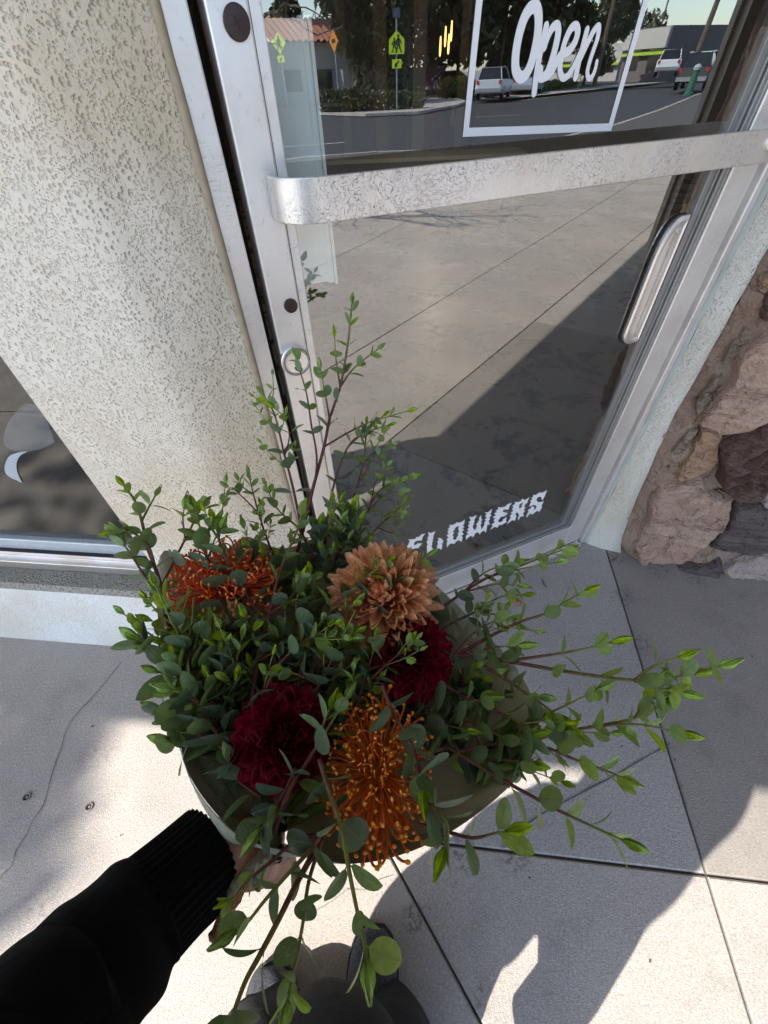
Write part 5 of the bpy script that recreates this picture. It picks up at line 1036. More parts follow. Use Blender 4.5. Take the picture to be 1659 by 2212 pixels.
NECK = U(588, 1800, .497)
RIM = [(392, 1618, .452), (412, 1680, .442), (452, 1740, .434), (505, 1795, .430), (556, 1822, .428), (640, 1846, .424), (760, 1866, .420), (880, 1842, .420), (985, 1790, .424), (1080, 1718, .430), (1140, 1650, .436), (1165, 1570, .45), (1120, 1450, .47), (1010, 1330, .49), (900, 1230, .51), (800, 1180, .53), (745, 1130, .545), (715, 1112, .55), (680, 1160, .548), (610, 1185, .545), (560, 1168, .54), (528, 1160, .538), (480, 1192, .53), (420, 1212, .525), (354, 1190, .52), (338, 1270, .508), (345, 1370, .492), (362, 1480, .475), (376, 1560, .462)]
wrp = thing('paper_wrap', 'sage green paper cone wrapped round the bouquet, olive inside', 'wrapping paper', NECK)
rim = crv([U(*p) for p in RIM+[RIM[0]]], 140)[:-1]; nr = len(rim); HC = U(730, 1500, .455); RW = [min(1, max(.06, (q_[0]-850)/350+max(0, 1450-q_[1])/300)) for q_ in map(lambda P_: pix(P_), rim)]
axd = (HC-NECK)/np.linalg.norm(HC-NECK); e1 = np.cross(axd, A3(0, 0, 1)); e1 /= np.linalg.norm(e1); e2 = np.cross(axd, e1)
def neck_ring(r, off):
    out = []
    for p in rim: d = p-HC; d = d-axd*(d @ axd); d /= np.linalg.norm(d); out.append(NECK+axd*off+d*r)
    return out
def wrap_surface(grow, name, mat, tail, flip):
    rows = []; r0 = neck_ring(.024+grow, 0.0)
    if tail: rows.append(neck_ring(.030+grow, -.045))
    for s_ in np.linspace(0, 1, 16):
        row = []
        for i, p in enumerate(rim):
            q = r0[i]*(1-s_)+p*s_; d = q-(NECK+axd*((q-NECK) @ axd)); L_ = np.linalg.norm(d)
            bul = .030*RW[i]*math.sin(PI*s_)**1.0*(1-.3*s_)+.0035*math.sin(i*.55+s_*5)*s_*(1-s_)*3
            row.append(q+d/L_*(bul+grow*(1-s_)))
        rows.append(row)
    b = MB(); k2 = len(rows); b.add([p for r in rows for p in r], [(j*nr+i, j*nr+(i+1) % nr, (j+1)*nr+(i+1) % nr, (j+1)*nr+i)[::(-1 if flip else 1)] for j in range(k2-1) for i in range(nr)])
    return link(name, b.mesh(name, mat, True), wrp)
wrap_surface(.0016, 'outer_sheet', PAPER, False, False); wrap_surface(0, 'inner_sheet', INNER, False, True)
# the edge turned over on the hand side
E0 = [U(*p) for p in ((386, 1606, .4535), (393, 1622, .4505), (413, 1684, .4405), (453, 1743, .4325), (506, 1797, .4285), (557, 1823, .4265), (610, 1838, .424))]
E1 = [U(*p) for p in ((388, 1608, .458), (400, 1650, .461), (428, 1718, .457), (464, 1778, .450), (496, 1817, .446), (545, 1826, .439), (608, 1841, .427))]
b = MB(); c0_, c1_ = crv(E0, 30), crv(E1, 30); vs = []
for s_ in np.linspace(0, 1, 5): vs += [p*(1-s_)+q*s_+tocam(p)*(.004*math.sin(PI*s_)) for p, q in zip(c0_, c1_)]
b.add(vs, [(j*30+i, j*30+i+1, (j+1)*30+i+1, (j+1)*30+i) for j in range(4) for i in range(29)]); o = b.build('paper_fold', PAPER, wrp, True); m = o.modifiers.new('t', 'SOLIDIFY'); m.thickness = .0008
# cut stem ends below the hand
STEMB = m_stone('cut_stem', (.46, .46, .31), (.58, .57, .41), (.20, .18, .11), (40, 40, 6)); RUST = m_stone('rusty_twig', (.62, .28, .09), (.72, .38, .15), (.25, .12, .05), (60, 60, 12)); GRST = flat('green_stem', (.16, .26, .07), .5, 0, .25, 60)
def stub(pts, r, mat, label, name, cat, nodes=()):
    P = crv([U(*p) for p in pts], 22); b = MB(); rr = np.array([r*(1+.10*math.sin(i*1.3)+.06*math.sin(i*2.9)) for i in range(22)]); rr[-1] *= .7; b.tube(P, rr, 12)
    for f_, d_ in nodes: c = P[int(f_*21)]; b.tube([c, c+np.array(d_)*.6, c+np.array(d_)], [r*.5, r*.42, r*.35], 8)
    return tag(b.build(name, mat, None, True), label, cat)
stub([(600, 1810, .476), (565, 1852, .462), (520, 1902, .468), (476, 1952, .485)], .0050, STEMB, 'thick pale grey green cut stem across the palm of the hand', 'cut_stem', 'stem', ((.45, (.012, .004, .006)),))
stub([(600, 1815, .476), (562, 1870, .472), (556, 1890, .474), (553, 1912, .478)], .0040, STEMB, 'short knobbly pale stem end beside the thick cut stem', 'cut_stem', 'stem', ((.8, (.005, -.004, .002)),))
stub([(565, 1830, .500), (524, 1905, .485), (494, 1962, .485), (462, 2036, .488)], .0062, RUST, 'rust orange twig end poking out under the black cuff', 'twig_end', 'stem')
stub([(600, 1820, .474), (570, 1880, .474), (562, 1908, .476), (556, 1925, .478)], .0024, GRST, 'thin bright green stem end between the two cut stems', 'cut_stem', 'stem')
# ---------------------------------------------------------------- leaves
LEAF = m_leaf(); STEM = m_stem()
def leaf_mesh(name, wid, tip, curl, fold, rows=8):
    b = MB(); vs = []; xs = (-1, -.5, 0, .5, 1)
    for i in range(rows+1):
        y = i/rows; wv = wid*(math.sin(PI*min(1, y**.95))**.52)*(1-tip*y**3) if 0 < i < rows else .012
        for x in xs: vs.append((x*wv, .06+y*.94, fold*abs(x)*wv+curl*(y*y)+.03*math.sin(PI*y)))
    fs = [(i*5+k2, i*5+k2+1, (i+1)*5+k2+1, (i+1)*5+k2) for i in range(rows) for k2 in range(4)]
    b.add(vs, fs); b.tube([(0, -.02, -.005), (0, .05, 0), (0, .10, .004)], [.022, .018, .006], 4)
    return b.mesh(name, LEAF, True)
LM = {'round': [leaf_mesh('leaf', .41, .0, -.06, .10), leaf_mesh('leaf', .38, .05, .03, .16), leaf_mesh('leaf', .43, .0, -.12, .05)], 'oval': [leaf_mesh('leaf', .31, .08, -.05, .14), leaf_mesh('leaf', .28, .14, .06, .20), leaf_mesh('leaf', .33, .05, -.14, .10)], 'long': [leaf_mesh('leaf', .20, .25, -.10, .2), leaf_mesh('leaf', .23, .25, .10, .15)]}
BUDM = leaf_mesh('bud', .22, .3, .10, .75, 5)
def bud_mesh():
    b = MB()
    for a in range(4):
        c, s = math.cos(a*PI/2), math.sin(a*PI/2); l = (1.0, .8)[a % 2]; vs = []
        for i in range(6):
            y = i/5; wv = .20*math.sin(PI*max(.04, min(.98, y)))**.7
            for x in (-1, 0, 1): px_, pz_ = x*wv, .10*math.sin(PI*y*.9)+.02-abs(x)*.05; vs.append((px_*c-pz_*s*-1*0+ (-pz_*s), y*l, px_*s+pz_*c))
        b.add(vs, [(i*3+k2, i*3+k2+1, (i+1)*3+k2+1, (i+1)*3+k2) for i in range(5) for k2 in range(2)])
    return b.mesh('bud', LEAF, True)
BUDM = bud_mesh()
OLD, MID, YNG = np.array((.060, .112, .104)), np.array((.088, .165, .075)), np.array((.33, .52, .05))
def lerp3(f):
    return OLD+(MID-OLD)*min(1, f*2) if f < .5 else MID+(YNG-MID)*((f-.5)*2)
def leaf(parent, P, tan, rad, size, age, rs, form=None, open_=.75):
    d = Vector(tan)*(1-open_)+Vector(rad)*open_+Vector(rs.normal(0, .14, 3)); d.normalize(); nrm = Vector(tan)*open_-Vector(rad)*(1-open_)*.6+Vector(rs.normal(0, .22, 3)); x = d.cross(nrm).normalized(); z = x.cross(d)
    form = form or ('round' if age < .55 and rs.random() < .42 else 'oval' if rs.random() < .86 else 'long')
    M = Matrix((x, d, z)).transposed().to_4x4(); M.translation = Vector(P)
    sx = rs.uniform(.88, 1.12); M = M @ Matrix.Diagonal((size*sx, size, size, 1))
    ms = LM[form]; o = link('leaf', ms[rs.integers(len(ms))], parent, M); c = lerp3(min(1, max(0, age+rs.normal(0, .10))))*rs.uniform(.85, 1.2); o.color = (*c, 1)
def stem_mesh(paths):
    b = MB(); al = []
    for P, r0, r1, a0, a1 in paths:
        n0 = len(b.v); k2 = len(P); b.tube(P, np.linspace(r0, r1, k2), 6); al += [a0+(a1-a0)*(i//6)/(k2-1) for i in range(len(b.v)-n0)]
    me = b.mesh('stem', STEM, True); at = me.attributes.new('along', 'FLOAT', 'POINT'); at.data.foreach_set('value', al); return me
FLW = [(826, 1272, 104, 100, .43), (604, 1588, 80, 88, .41), (893, 1415, 74, 72, .425), (812, 1670, 92, 140, .405), (470, 1270, 90, 75, .48)]
OVER = ('arching over', 'crosses the right', 'resting on', 'crossing in front', 'between the dark red and orange', 'coin shaped', 'running up past', 'trailing straight', 'low over the front')
def covers(p):
    x, y, q = pix(p); return any(((x-a)/rx)**2+((y-c)/ry)**2 < 1 and q < d+.03 for a, c, rx, ry, d in FLW)
def sprig(label, pts, d, size, twigs=(), nodes=None, r=.0021, seed=None, age0=.05, age1=1.0, bare=0.0, auto=.25, group='eucalyptus sprigs in the bouquet'):
    """a eucalyptus sprig: stem through picture points at depths d (metres from the eye), paired leaves turning a quarter at each node"""
    rs = np.random.default_rng(seed if seed is not None else zlib.crc32(label.encode()) % 9999)
    pts = np.array(pts, float); n = len(pts); ds = np.interp(np.linspace(0, 1, n), np.linspace(0, 1, len(d)), d); P3 = [U(x, y, q) for (x, y), q in zip(pts, ds)]
    T = thing('eucalyptus_sprig', label, 'eucalyptus sprig', P3[0], group); paths = []; over = any(k2 in label for k2 in OVER); kk = .78 if d[-1] < .37 else (.92 if d[-1] < .40 else (1.18 if pts[-1][0] < 620 and pts[-1][1] > 1050 else 1.02)); low_ = d[-1] < .40; kk *= 1 if low_ else .94; size = (size[0]*kk, size[1]*kk)
    def run(P3, r0, r1, s0, s1, ag0, ag1, cnt, first, bud=True, depth=0, parent=T):
        k2 = max(8, len(P3)*5); C_ = crv(P3, k2); L_ = sum(np.linalg.norm(C_[i+1]-C_[i]) for i in range(k2-1)); paths.append((C_, r0, r1, ag0, ag1))
        cnt = int(round(cnt*1.3)) if cnt and depth == 0 and not low_ else cnt
        cnt = cnt or max(2, int(L_/(.60*(s0+s1)*.5+.012))); ph0 = rs.uniform(0, PI)
        for j in range(cnt):
            f_ = first+(1-first)*((j+.35)/cnt)**.9; i = min(k2-2, int(f_*(k2-1))); p = C_[i]; t_ = C_[min(k2-1, i+1)]-C_[max(0, i-1)]; t_ /= np.linalg.norm(t_); o1_ = np.cross(t_, tocam(p)); o1_ /= max(1e-6, np.linalg.norm(o1_)); o2_ = np.cross(t_, o1_); an = ph0+j*PI/2+rs.normal(0, .25)
            rad = o1_*math.cos(an)+o2_*math.sin(an); ag = ag0+(ag1-ag0)*f_; sz = s0+(s1-s0)*f_**1.5
            if not over and covers(p+t_*.008): continue
            for sg in (1, -1): leaf(parent, p+rad*sg*.001, t_, rad*sg, sz*rs.uniform(.8, 1.12), ag, rs, open_=.80-.38*f_)
            if depth == 0 and rs.random() < auto and f_ < .85:
                for sg in ((1, -1) if rs.random() < .4 else (1,)):
                    dd = t_*.75+o1_*math.cos(an+PI/2)*sg*.6+o2_*math.sin(an+PI/2)*sg*.6; dd /= np.linalg.norm(dd); l = rs.uniform(.8, 1.7)*s0; run([p, p+dd*l*.5+t_*l*.05, p+dd*l*.9+t_*l*.25], r1*1.0, r1*.6, sz*.62, s1*.7, min(1, ag+.2), 1.0, int(rs.integers(1, 3)), .35, True, 1, parent)
        if bud and (over or not covers(C_[-1])):
            t_ = C_[-1]-C_[-3]; t_ /= np.linalg.norm(t_); z = Vector(tocam(C_[-1])); x = Vector(t_).cross(z).normalized(); z = x.cross(Vector(t_)); M = Matrix((x, Vector(t_), z)).transposed().to_4x4(); M = M @ Matrix.Rotation(rs.uniform(0, 3), 4, 'Y'); M.translation = Vector(C_[-1]-t_*.001); sb = s1*1.0; M = M @ Matrix.Diagonal((sb, sb, sb, 1)); o = link('bud', BUDM, parent, M); o.color = (*(YNG*rs.uniform(.8, 1.15)), 1)
    low = .40 if d[-1] < .372 else 0; r = r*(.85 if low else 1)
    run(P3, r, r*.42, size[0], size[1], age0, age1, nodes, bare, depth=0)
    for tw in twigs:
        tp = np.array(tw[0], float); i = np.argmin(np.linalg.norm(pts-tp[0], axis=1)); da = ds[i]; dd = tw[1] if len(tw) > 1 else .01; cnt = tw[2] if len(tw) > 2 else None
        q = [U(x, y, da+dd*j/(len(tp)-1)) for j, (x, y) in enumerate(tp)]; fr_ = i/(n-1); run(q, r*.60, r*.30, size[0]*.85, size[1], age0+(age1-age0)*fr_*.8, age1, cnt, .30, depth=1)
    link('stem', stem_mesh([(a, b_, c, q+low, e_+low) for a, b_, c, q, e_ in paths]), T); return T
S_ = sprig
# --- top group
S_('tallest eucalyptus sprig, rising in front of the door lock', [(640, 1200), (672, 1070), (700, 965), (712, 905), (735, 835), (750, 750), (757, 690), (760, 655)], (.53, .58), (.026, .015), [([(735, 835), (726, 780), (722, 725)], .005, 1), ([(735, 835), (765, 795), (815, 755)], .01, 3), ([(712, 905), (702, 850), (692, 795)], -.005, 2), ([(700, 965), (760, 930), (805, 910), (880, 888)], .0, 3)], nodes=5, r=.0024, bare=.35, auto=0)
S_('thin eucalyptus sprig whose round leaf covers the lock cylinder', [(655, 1150), (684, 1010), (672, 915), (662, 850), (646, 795), (638, 770)], (.53, .565), (.025, .015), (), nodes=4, r=.0016, bare=.3, auto=0)
S_('eucalyptus sprig crossing the dark gap beside the door stile', [(655, 1160), (632, 1050), (615, 985), (596, 905), (580, 870), (566, 850)], (.53, .56), (.027, .014), [([(615, 985), (625, 940), (612, 900), (590, 880)], .005, 3)], nodes=6, r=.0018, bare=.15, auto=.2)
S_('eucalyptus sprig leaning right below the tallest one', [(700, 1180), (718, 1060), (752, 965), (790, 935), (840, 918)], (.535, .56), (.024, .013), [([(752, 965), (790, 930), (828, 898)], .005, 2)], nodes=6, r=.0017, auto=.3)
S_('slim eucalyptus sprig pointing at the shade edge in the glass', [(735, 1190), (762, 1080), (782, 1010), (790, 950), (792, 915)], (.535, .56), (.021, .012), [([(782, 1010), (815, 960), (835, 930)], .0, 3), ([(770, 1050), (810, 990), (850, 960)], .005, 3)], nodes=6, r=.0016)
S_('bushy eucalyptus sprig to the right of the top group', [(760, 1190), (790, 1110), (820, 1060), (860, 1040), (895, 1028)], (.535, .555), (.022, .013), [([(790, 1110), (830, 1070), (870, 1060)], .004, 3), ([(800, 1090), (812, 1040), (838, 1005)], .0, 3)], nodes=6, r=.0016)
S_('eucalyptus sprig hanging its leaves over the spiky F', [(770, 1200), (815, 1140), (850, 1110), (870, 1085)], (.53, .545), (.024, .013), [([(815, 1140), (850, 1150), (868, 1120)], .004, 2)], nodes=5, r=.0016)
S_('short eucalyptus sprig against the stucco, left of the top group', [(590, 1200), (565, 1130), (548, 1070), (537, 1022)], (.53, .55), (.022, .013), [([(560, 1110), (520, 1070), (495, 1055), (480, 1100)], .004, 3), ([(548, 1070), (522, 1050), (515, 1038)], .0, 2)], nodes=6, r=.0015)
S_('dense low eucalyptus sprig at the back of the bouquet', [(680, 1230), (650, 1150), (600, 1100), (575, 1050)], (.52, .54), (.024, .014), (), nodes=7, r=.0016)
# --- left group
S_('eucalyptus sprig with thick dark red stem, farthest left', [(395, 1480), (365, 1330), (338, 1235), (318, 1180), (306, 1125), (290, 1080), (268, 1050)], (.475, .50), (.029, .015), [([(306, 1125), (322, 1095), (336, 1070)], .005, 1), ([(338, 1235), (318, 1175), (272, 1145), (245, 1148)], .0, 3)], nodes=5, r=.0024, bare=.30, auto=0)
S_('eucalyptus sprig that leans from the paper tip over the shop window corner', [(375, 1400), (345, 1300), (300, 1225), (270, 1180), (247, 1155)], (.47, .49), (.024, .014), (), nodes=4, r=.0016, bare=.2, auto=0)
S_('eucalyptus sprig with bright green tips above the khaki paper corner', [(370, 1360), (345, 1290), (372, 1220), (400, 1165), (428, 1110), (438, 1095)], (.475, .50), (.028, .018), [([(400, 1165), (395, 1120), (398, 1098)], .0, 1)], nodes=4, r=.0018, bare=.2, auto=0)
S_('eucalyptus sprig with coin shaped leaves in front of the orange pins', [(560, 1480), (520, 1380), (478, 1290), (448, 1210), (432, 1140), (420, 1100)], (.45, .49), (.031, .017), [([(448, 1210), (462, 1170), (476, 1140)], -.005, 2)], nodes=7, r=.0020, bare=.1)
S_('eucalyptus sprig running up past the orange pincushion', [(600, 1440), (560, 1340), (520, 1260), (482, 1195), (470, 1150), (462, 1125)], (.45, .48), (.029, .016), (), nodes=6, r=.0019, bare=.1)
S_('curved eucalyptus sprig ending in a green shoot at the left rim', [(545, 1610), (470, 1530), (415, 1440), (385, 1370), (372, 1320), (345, 1285)], (.435, .455), (.033, .018), [([(415, 1440), (425, 1380), (440, 1330)], -.005, 3)], nodes=8, r=.0026, bare=.05)
S_('blue green eucalyptus sprig drooping at the far left of the rim', [(470, 1560), (400, 1480), (345, 1420), (310, 1370)], (.44, .455), (.031, .020), [([(345, 1420), (318, 1398), (300, 1385)], .0, 2)], nodes=5, r=.0018, auto=0, age1=.5)
S_('blue grey eucalyptus sprig low on the left rim', [(520, 1640), (440, 1590), (390, 1560), (350, 1540)], (.435, .445), (.031, .020), [([(440, 1590), (400, 1610), (372, 1605)], .0, 2)], nodes=5, r=.0018, auto=0, age1=.4)
S_('tall dark red eucalyptus sprig through the middle of the bouquet', [(540, 1560), (556, 1430), (580, 1330), (606, 1230), (640, 1150), (655, 1100)], (.43, .49), (.031, .018), [([(556, 1430), (600, 1405), (640, 1395)], -.01, 2), ([(580, 1330), (628, 1290), (650, 1250)], -.005, 3)], nodes=8, r=.0024)
S_('eucalyptus sprig with blue leaves in the left hollow', [(600, 1560), (540, 1500), (490, 1450), (450, 1400), (440, 1370)], (.435, .445), (.032, .020), (), nodes=7, r=.0018, age1=.55)
S_('eucalyptus sprig standing up left of the dark red bloom', [(500, 1660), (492, 1560), (480, 1480), (478, 1420)], (.44, .44), (.030, .020), (), nodes=7, r=.0017, age1=.6)
S_('pale stemmed eucalyptus sprig on the left rim', [(560, 1680), (480, 1600), (430, 1520), (395, 1460), (380, 1420)], (.43, .44), (.033, .018), [([(430, 1520), (400, 1500), (370, 1490)], .0, 2)], nodes=8, r=.0022)
# --- middle
S_('eucalyptus sprig with lime tips left of the peach bloom', [(640, 1500), (655, 1400), (640, 1310), (652, 1270), (668, 1255)], (.43, .46), (.028, .016), (), nodes=7, r=.0018)
S_('eucalyptus sprig arching over the peach bloom', [(640, 1440), (690, 1370), (720, 1310), (770, 1265), (800, 1240), (835, 1215)], (.425, .425), (.028, .014), [([(690, 1370), (740, 1330), (770, 1300)], -.005, 3)], nodes=6, r=.0018, bare=.1, auto=0)
S_('eucalyptus sprig whose tip crosses the right of the peach bloom', [(760, 1350), (800, 1300), (845, 1265), (890, 1225), (925, 1200)], (.42, .435), (.025, .014), (), nodes=4, r=.0017, bare=.2, auto=0)
S_('leafy eucalyptus sprig between the peach and dark red blooms', [(640, 1560), (690, 1480), (720, 1420), (745, 1385), (765, 1370)], (.425, .42), (.029, .016), [([(690, 1480), (650, 1460), (620, 1450)], .0, 2)], nodes=8, r=.0018)
S_('light green eucalyptus sprig over the centre of the bouquet', [(560, 1520), (600, 1440), (650, 1390), (690, 1370), (735, 1375)], (.425, .415), (.028, .015), (), nodes=7, r=.0018)
S_('eucalyptus sprig beside the right dark red bloom', [(760, 1560), (785, 1480), (800, 1430), (812, 1380)], (.42, .42), (.030, .018), (), nodes=6, r=.0018, age1=.8)
S_('short eucalyptus sprig resting on the right dark red bloom', [(800, 1470), (840, 1430), (880, 1400), (895, 1385)], (.41, .41), (.024, .013), (), nodes=4, r=.0014)
S_('eucalyptus sprig between the dark red and orange blooms', [(590, 1800), (630, 1700), (680, 1620), (710, 1570), (745, 1512)], (.39, .385), (.033, .020), [([(680, 1620), (700, 1560), (712, 1530)], -.004, 1)], nodes=5, r=.0022, auto=0)
# --- right group
S_('longest eucalyptus sprig reaching out to the far right', [(790, 1520), (860, 1460), (925, 1428), (1010, 1415), (1095, 1428), (1230, 1452), (1370, 1470), (1440, 1466), (1500, 1456)], (.43, .48), (.033, .021), [([(1370, 1470), (1410, 1440), (1465, 1420)], .0, 1), ([(1370, 1470), (1420, 1485), (1465, 1495)], .0, 2), ([(1095, 1428), (1230, 1408), (1320, 1388)], .0, 2), ([(1010, 1415), (1080, 1460), (1170, 1520), (1230, 1570)], -.005, 2), ([(1500, 1456), (1530, 1448), (1555, 1440)], .0, 1)], nodes=6, r=.0028, bare=.25, auto=0)
S_('eucalyptus sprig rising to a single broad tip over the pale slab', [(900, 1480), (975, 1425), (1040, 1385), (1120, 1345), (1180, 1325), (1230, 1295), (1262, 1280)], (.44, .48), (.031, .022), [([(975, 1425), (1060, 1400), (1120, 1395)], .0, 2)], nodes=4, r=.0022, bare=.3, auto=0)
S_('uppermost right eucalyptus sprig, along the foot of the door', [(880, 1370), (940, 1325), (1000, 1280), (1060, 1245), (1130, 1220), (1195, 1195), (1225, 1185)], (.46, .50), (.026, .016), [([(1000, 1280), (1050, 1235), (1115, 1215)], .005, 2), ([(1000, 1280), (1070, 1262), (1120, 1265)], .005, 3), ([(1060, 1245), (1120, 1230), (1200, 1215)], .0, 2)], nodes=6, r=.0020, bare=.15, auto=.1)
S_('eucalyptus sprig just below the uppermost right one', [(900, 1400), (970, 1350), (1030, 1320), (1080, 1290), (1130, 1285)], (.45, .48), (.026, .016), [([(1030, 1320), (1080, 1330), (1110, 1345)], .0, 2)], nodes=6, r=.0017)
S_('eucalyptus sprig with many small leaves right of the dark red bloom', [(900, 1500), (960, 1440), (1020, 1370), (1060, 1345), (1090, 1340)], (.44, .46), (.026, .016), (), nodes=6, r=.0017)
S_('eucalyptus sprig dipping through the middle of the right group', [(880, 1460), (950, 1480), (1040, 1520), (1120, 1560), (1200, 1585), (1225, 1575)], (.43, .45), (.030, .019), [([(1040, 1520), (1100, 1500), (1160, 1505)], .0, 3)], nodes=7, r=.0020)
S_('lower right eucalyptus sprig forking towards the slab joint', [(900, 1640), (1000, 1620), (1110, 1610), (1200, 1585), (1290, 1568), (1370, 1552), (1430, 1522)], (.43, .48), (.032, .020), [([(1290, 1568), (1380, 1565), (1465, 1582)], .0, 3), ([(1370, 1552), (1395, 1520), (1420, 1505)], .0, 1), ([(1110, 1610), (1150, 1560), (1230, 1520), (1290, 1490)], .0, 3)], nodes=7, r=.0024, bare=.12, auto=.1)
S_('eucalyptus sprig ending in a folded green tip below the right fork', [(940, 1640), (1050, 1610), (1165, 1612), (1240, 1640), (1310, 1665), (1345, 1680)], (.43, .46), (.030, .020), [([(1050, 1610), (1110, 1600), (1150, 1590)], .0, 2)], nodes=5, r=.0020, bare=.1, auto=0)
S_('long eucalyptus sprig trailing to the lower right over the shaded slab', [(960, 1610), (1060, 1670), (1140, 1715), (1215, 1755), (1290, 1790), (1345, 1815)], (.425, .45), (.031, .021), (), nodes=4, r=.0020, bare=.25, auto=0)
S_('dense eucalyptus sprig inside the right rim', [(880, 1580), (950, 1560), (1020, 1560), (1080, 1590), (1120, 1600)], (.43, .44), (.031, .019), [([(950, 1560), (1000, 1520), (1050, 1510)], .0, 3), ([(1020, 1560), (1050, 1630), (1070, 1660)], .0, 2)], nodes=8, r=.0019)
S_('eucalyptus sprig beside the right rim with round leaves', [(880, 1540), (960, 1580), (1010, 1640), (1080, 1640), (1140, 1650)], (.435, .43), (.030, .020), (), nodes=7, r=.0018, age1=.7)
S_('eucalyptus sprig crossing in front of the orange pincushion', [(825, 1480), (850, 1540), (880, 1590), (905, 1650), (912, 1700)], (.385, .375), (.031, .024), (), nodes=4, r=.0019, bare=.1, auto=0, age1=.6)
S_('eucalyptus sprig with two grey coin leaves at the right rim', [(900, 1650), (912, 1720), (950, 1755), (968, 1790), (958, 1835)], (.375, .37), (.036, .022), (), nodes=4, r=.0019, auto=0, age1=.8)
S_('short eucalyptus sprig poking out below the right rim', [(900, 1780), (960, 1795), (1020, 1810), (1070, 1800), (1095, 1795)], (.385, .385), (.033, .022), (), nodes=3, r=.0017, auto=0)
# --- bottom group
S_('thin eucalyptus sprig drooping to the left across the cut stems', [(700, 1800), (640, 1815), (585, 1862), (536, 1902), (505, 1938), (490, 1948)], (.40, .395), (.016, .011), (), nodes=2, r=.0016, bare=.45, auto=0)
S_('eucalyptus sprig hanging down with paired leaves beside the twig end', [(700, 1790), (668, 1838), (620, 1890), (572, 1945), (540, 1985), (508, 2010)], (.385, .36), (.030, .024), (), nodes=3, r=.0020, bare=.0, auto=0, age1=.8)
S_('longest drooping eucalyptus sprig with a thick stem to the bottom edge', [(690, 1820), (640, 1910), (600, 1990), (560, 2065), (530, 2120), (500, 2200), (485, 2240)], (.39, .345), (.036, .032), (), nodes=3, r=.0026, auto=0, age1=.55)
S_('eucalyptus sprig hanging down between the boots', [(700, 1800), (668, 1900), (655, 1990), (640, 2070), (628, 2130), (622, 2165)], (.39, .365), (.031, .024), (), nodes=5, r=.0018, auto=0)
S_('eucalyptus sprig trailing straight down to the right boot', [(690, 1640), (715, 1720), (738, 1790), (752, 1870), (770, 1960), (788, 2040), (792, 2075)], (.375, .35), (.034, .028), (), nodes=5, r=.0024, auto=0)
S_('eucalyptus sprig in the dark hollow below the red bloom', [(640, 1660), (610, 1720), (580, 1760), (560, 1790)], (.395, .39), (.032, .022), (), nodes=5, r=.0018, age1=.4)
S_('small eucalyptus sprig alone in the dark lower left hollow', [(560, 1720), (520, 1690), (498, 1660), (492, 1640)], (.425, .425), (.026, .014), (), nodes=3, r=.0014, auto=0, age1=.6)
# filler packed between the stems, alike to the eye
FILL = [((600, 1700), (520, 1600), (460, 1560)), ((660, 1600), (600, 1520), (540, 1470)), ((700, 1500), (640, 1440), (600, 1380)), ((740, 1420), (700, 1340), (660, 1290)), ((700, 1560), (760, 1500), (790, 1440)), ((780, 1560), (850, 1540), (900, 1560)), ((760, 1660), (700, 1620), (660, 1600)), ((620, 1480), (560, 1400), (520, 1340)), ((560, 1460), (480, 1400), (420, 1380)), ((520, 1560), (450, 1480), (400, 1430)), ((680, 1360), (640, 1280), (610, 1220)), ((740, 1340), (720, 1260), (700, 1200)), ((800, 1240), (770, 1180), (750, 1130)), ((600, 1300), (560, 1240), (540, 1200)), ((850, 1640), (920, 1600), (980, 1610)), ((940, 1500), (1000, 1480), (1040, 1500)), ((640, 1760), (600, 1720), (570, 1700)), ((900, 1700), (960, 1660), (1010, 1680)), ((660, 1240), (680, 1180), (690, 1140)), ((720, 1230), (740, 1150), (760, 1100))]
FPL = ['against the left of the paper', 'between the burgundy bloom and the left sprigs', 'left of the centre, above the burgundy bloom', 'under the leaves in the very centre', 'between the two burgundy blooms', 'below the right burgundy bloom', 'just left of the front pincushion', 'behind the tall dark red sprig', 'below the back pincushion, to its left', 'in the left hollow of the paper', 'behind the back pincushion', 'left of the peach bloom', 'behind the peach bloom', 'right under the back pincushion', 'right of the front pincushion', 'right of the right burgundy bloom', 'in the lower left hollow', 'in the lower right hollow', 'at the back near the door stile', 'at the back near the pale paper tip']
for i, p in enumerate(FILL):
    if i in (14, 17, 16): continue
    zz = .47 if p[0][1] > 1400 else .51
    S_('short eucalyptus sprig deep in the bouquet, '+FPL[i], p, (zz, zz-.015), (.030, .022), (), nodes=7, r=.0016, seed=700+i, age1=.45, auto=.4, group='short eucalyptus sprigs packed deep in the bouquet')
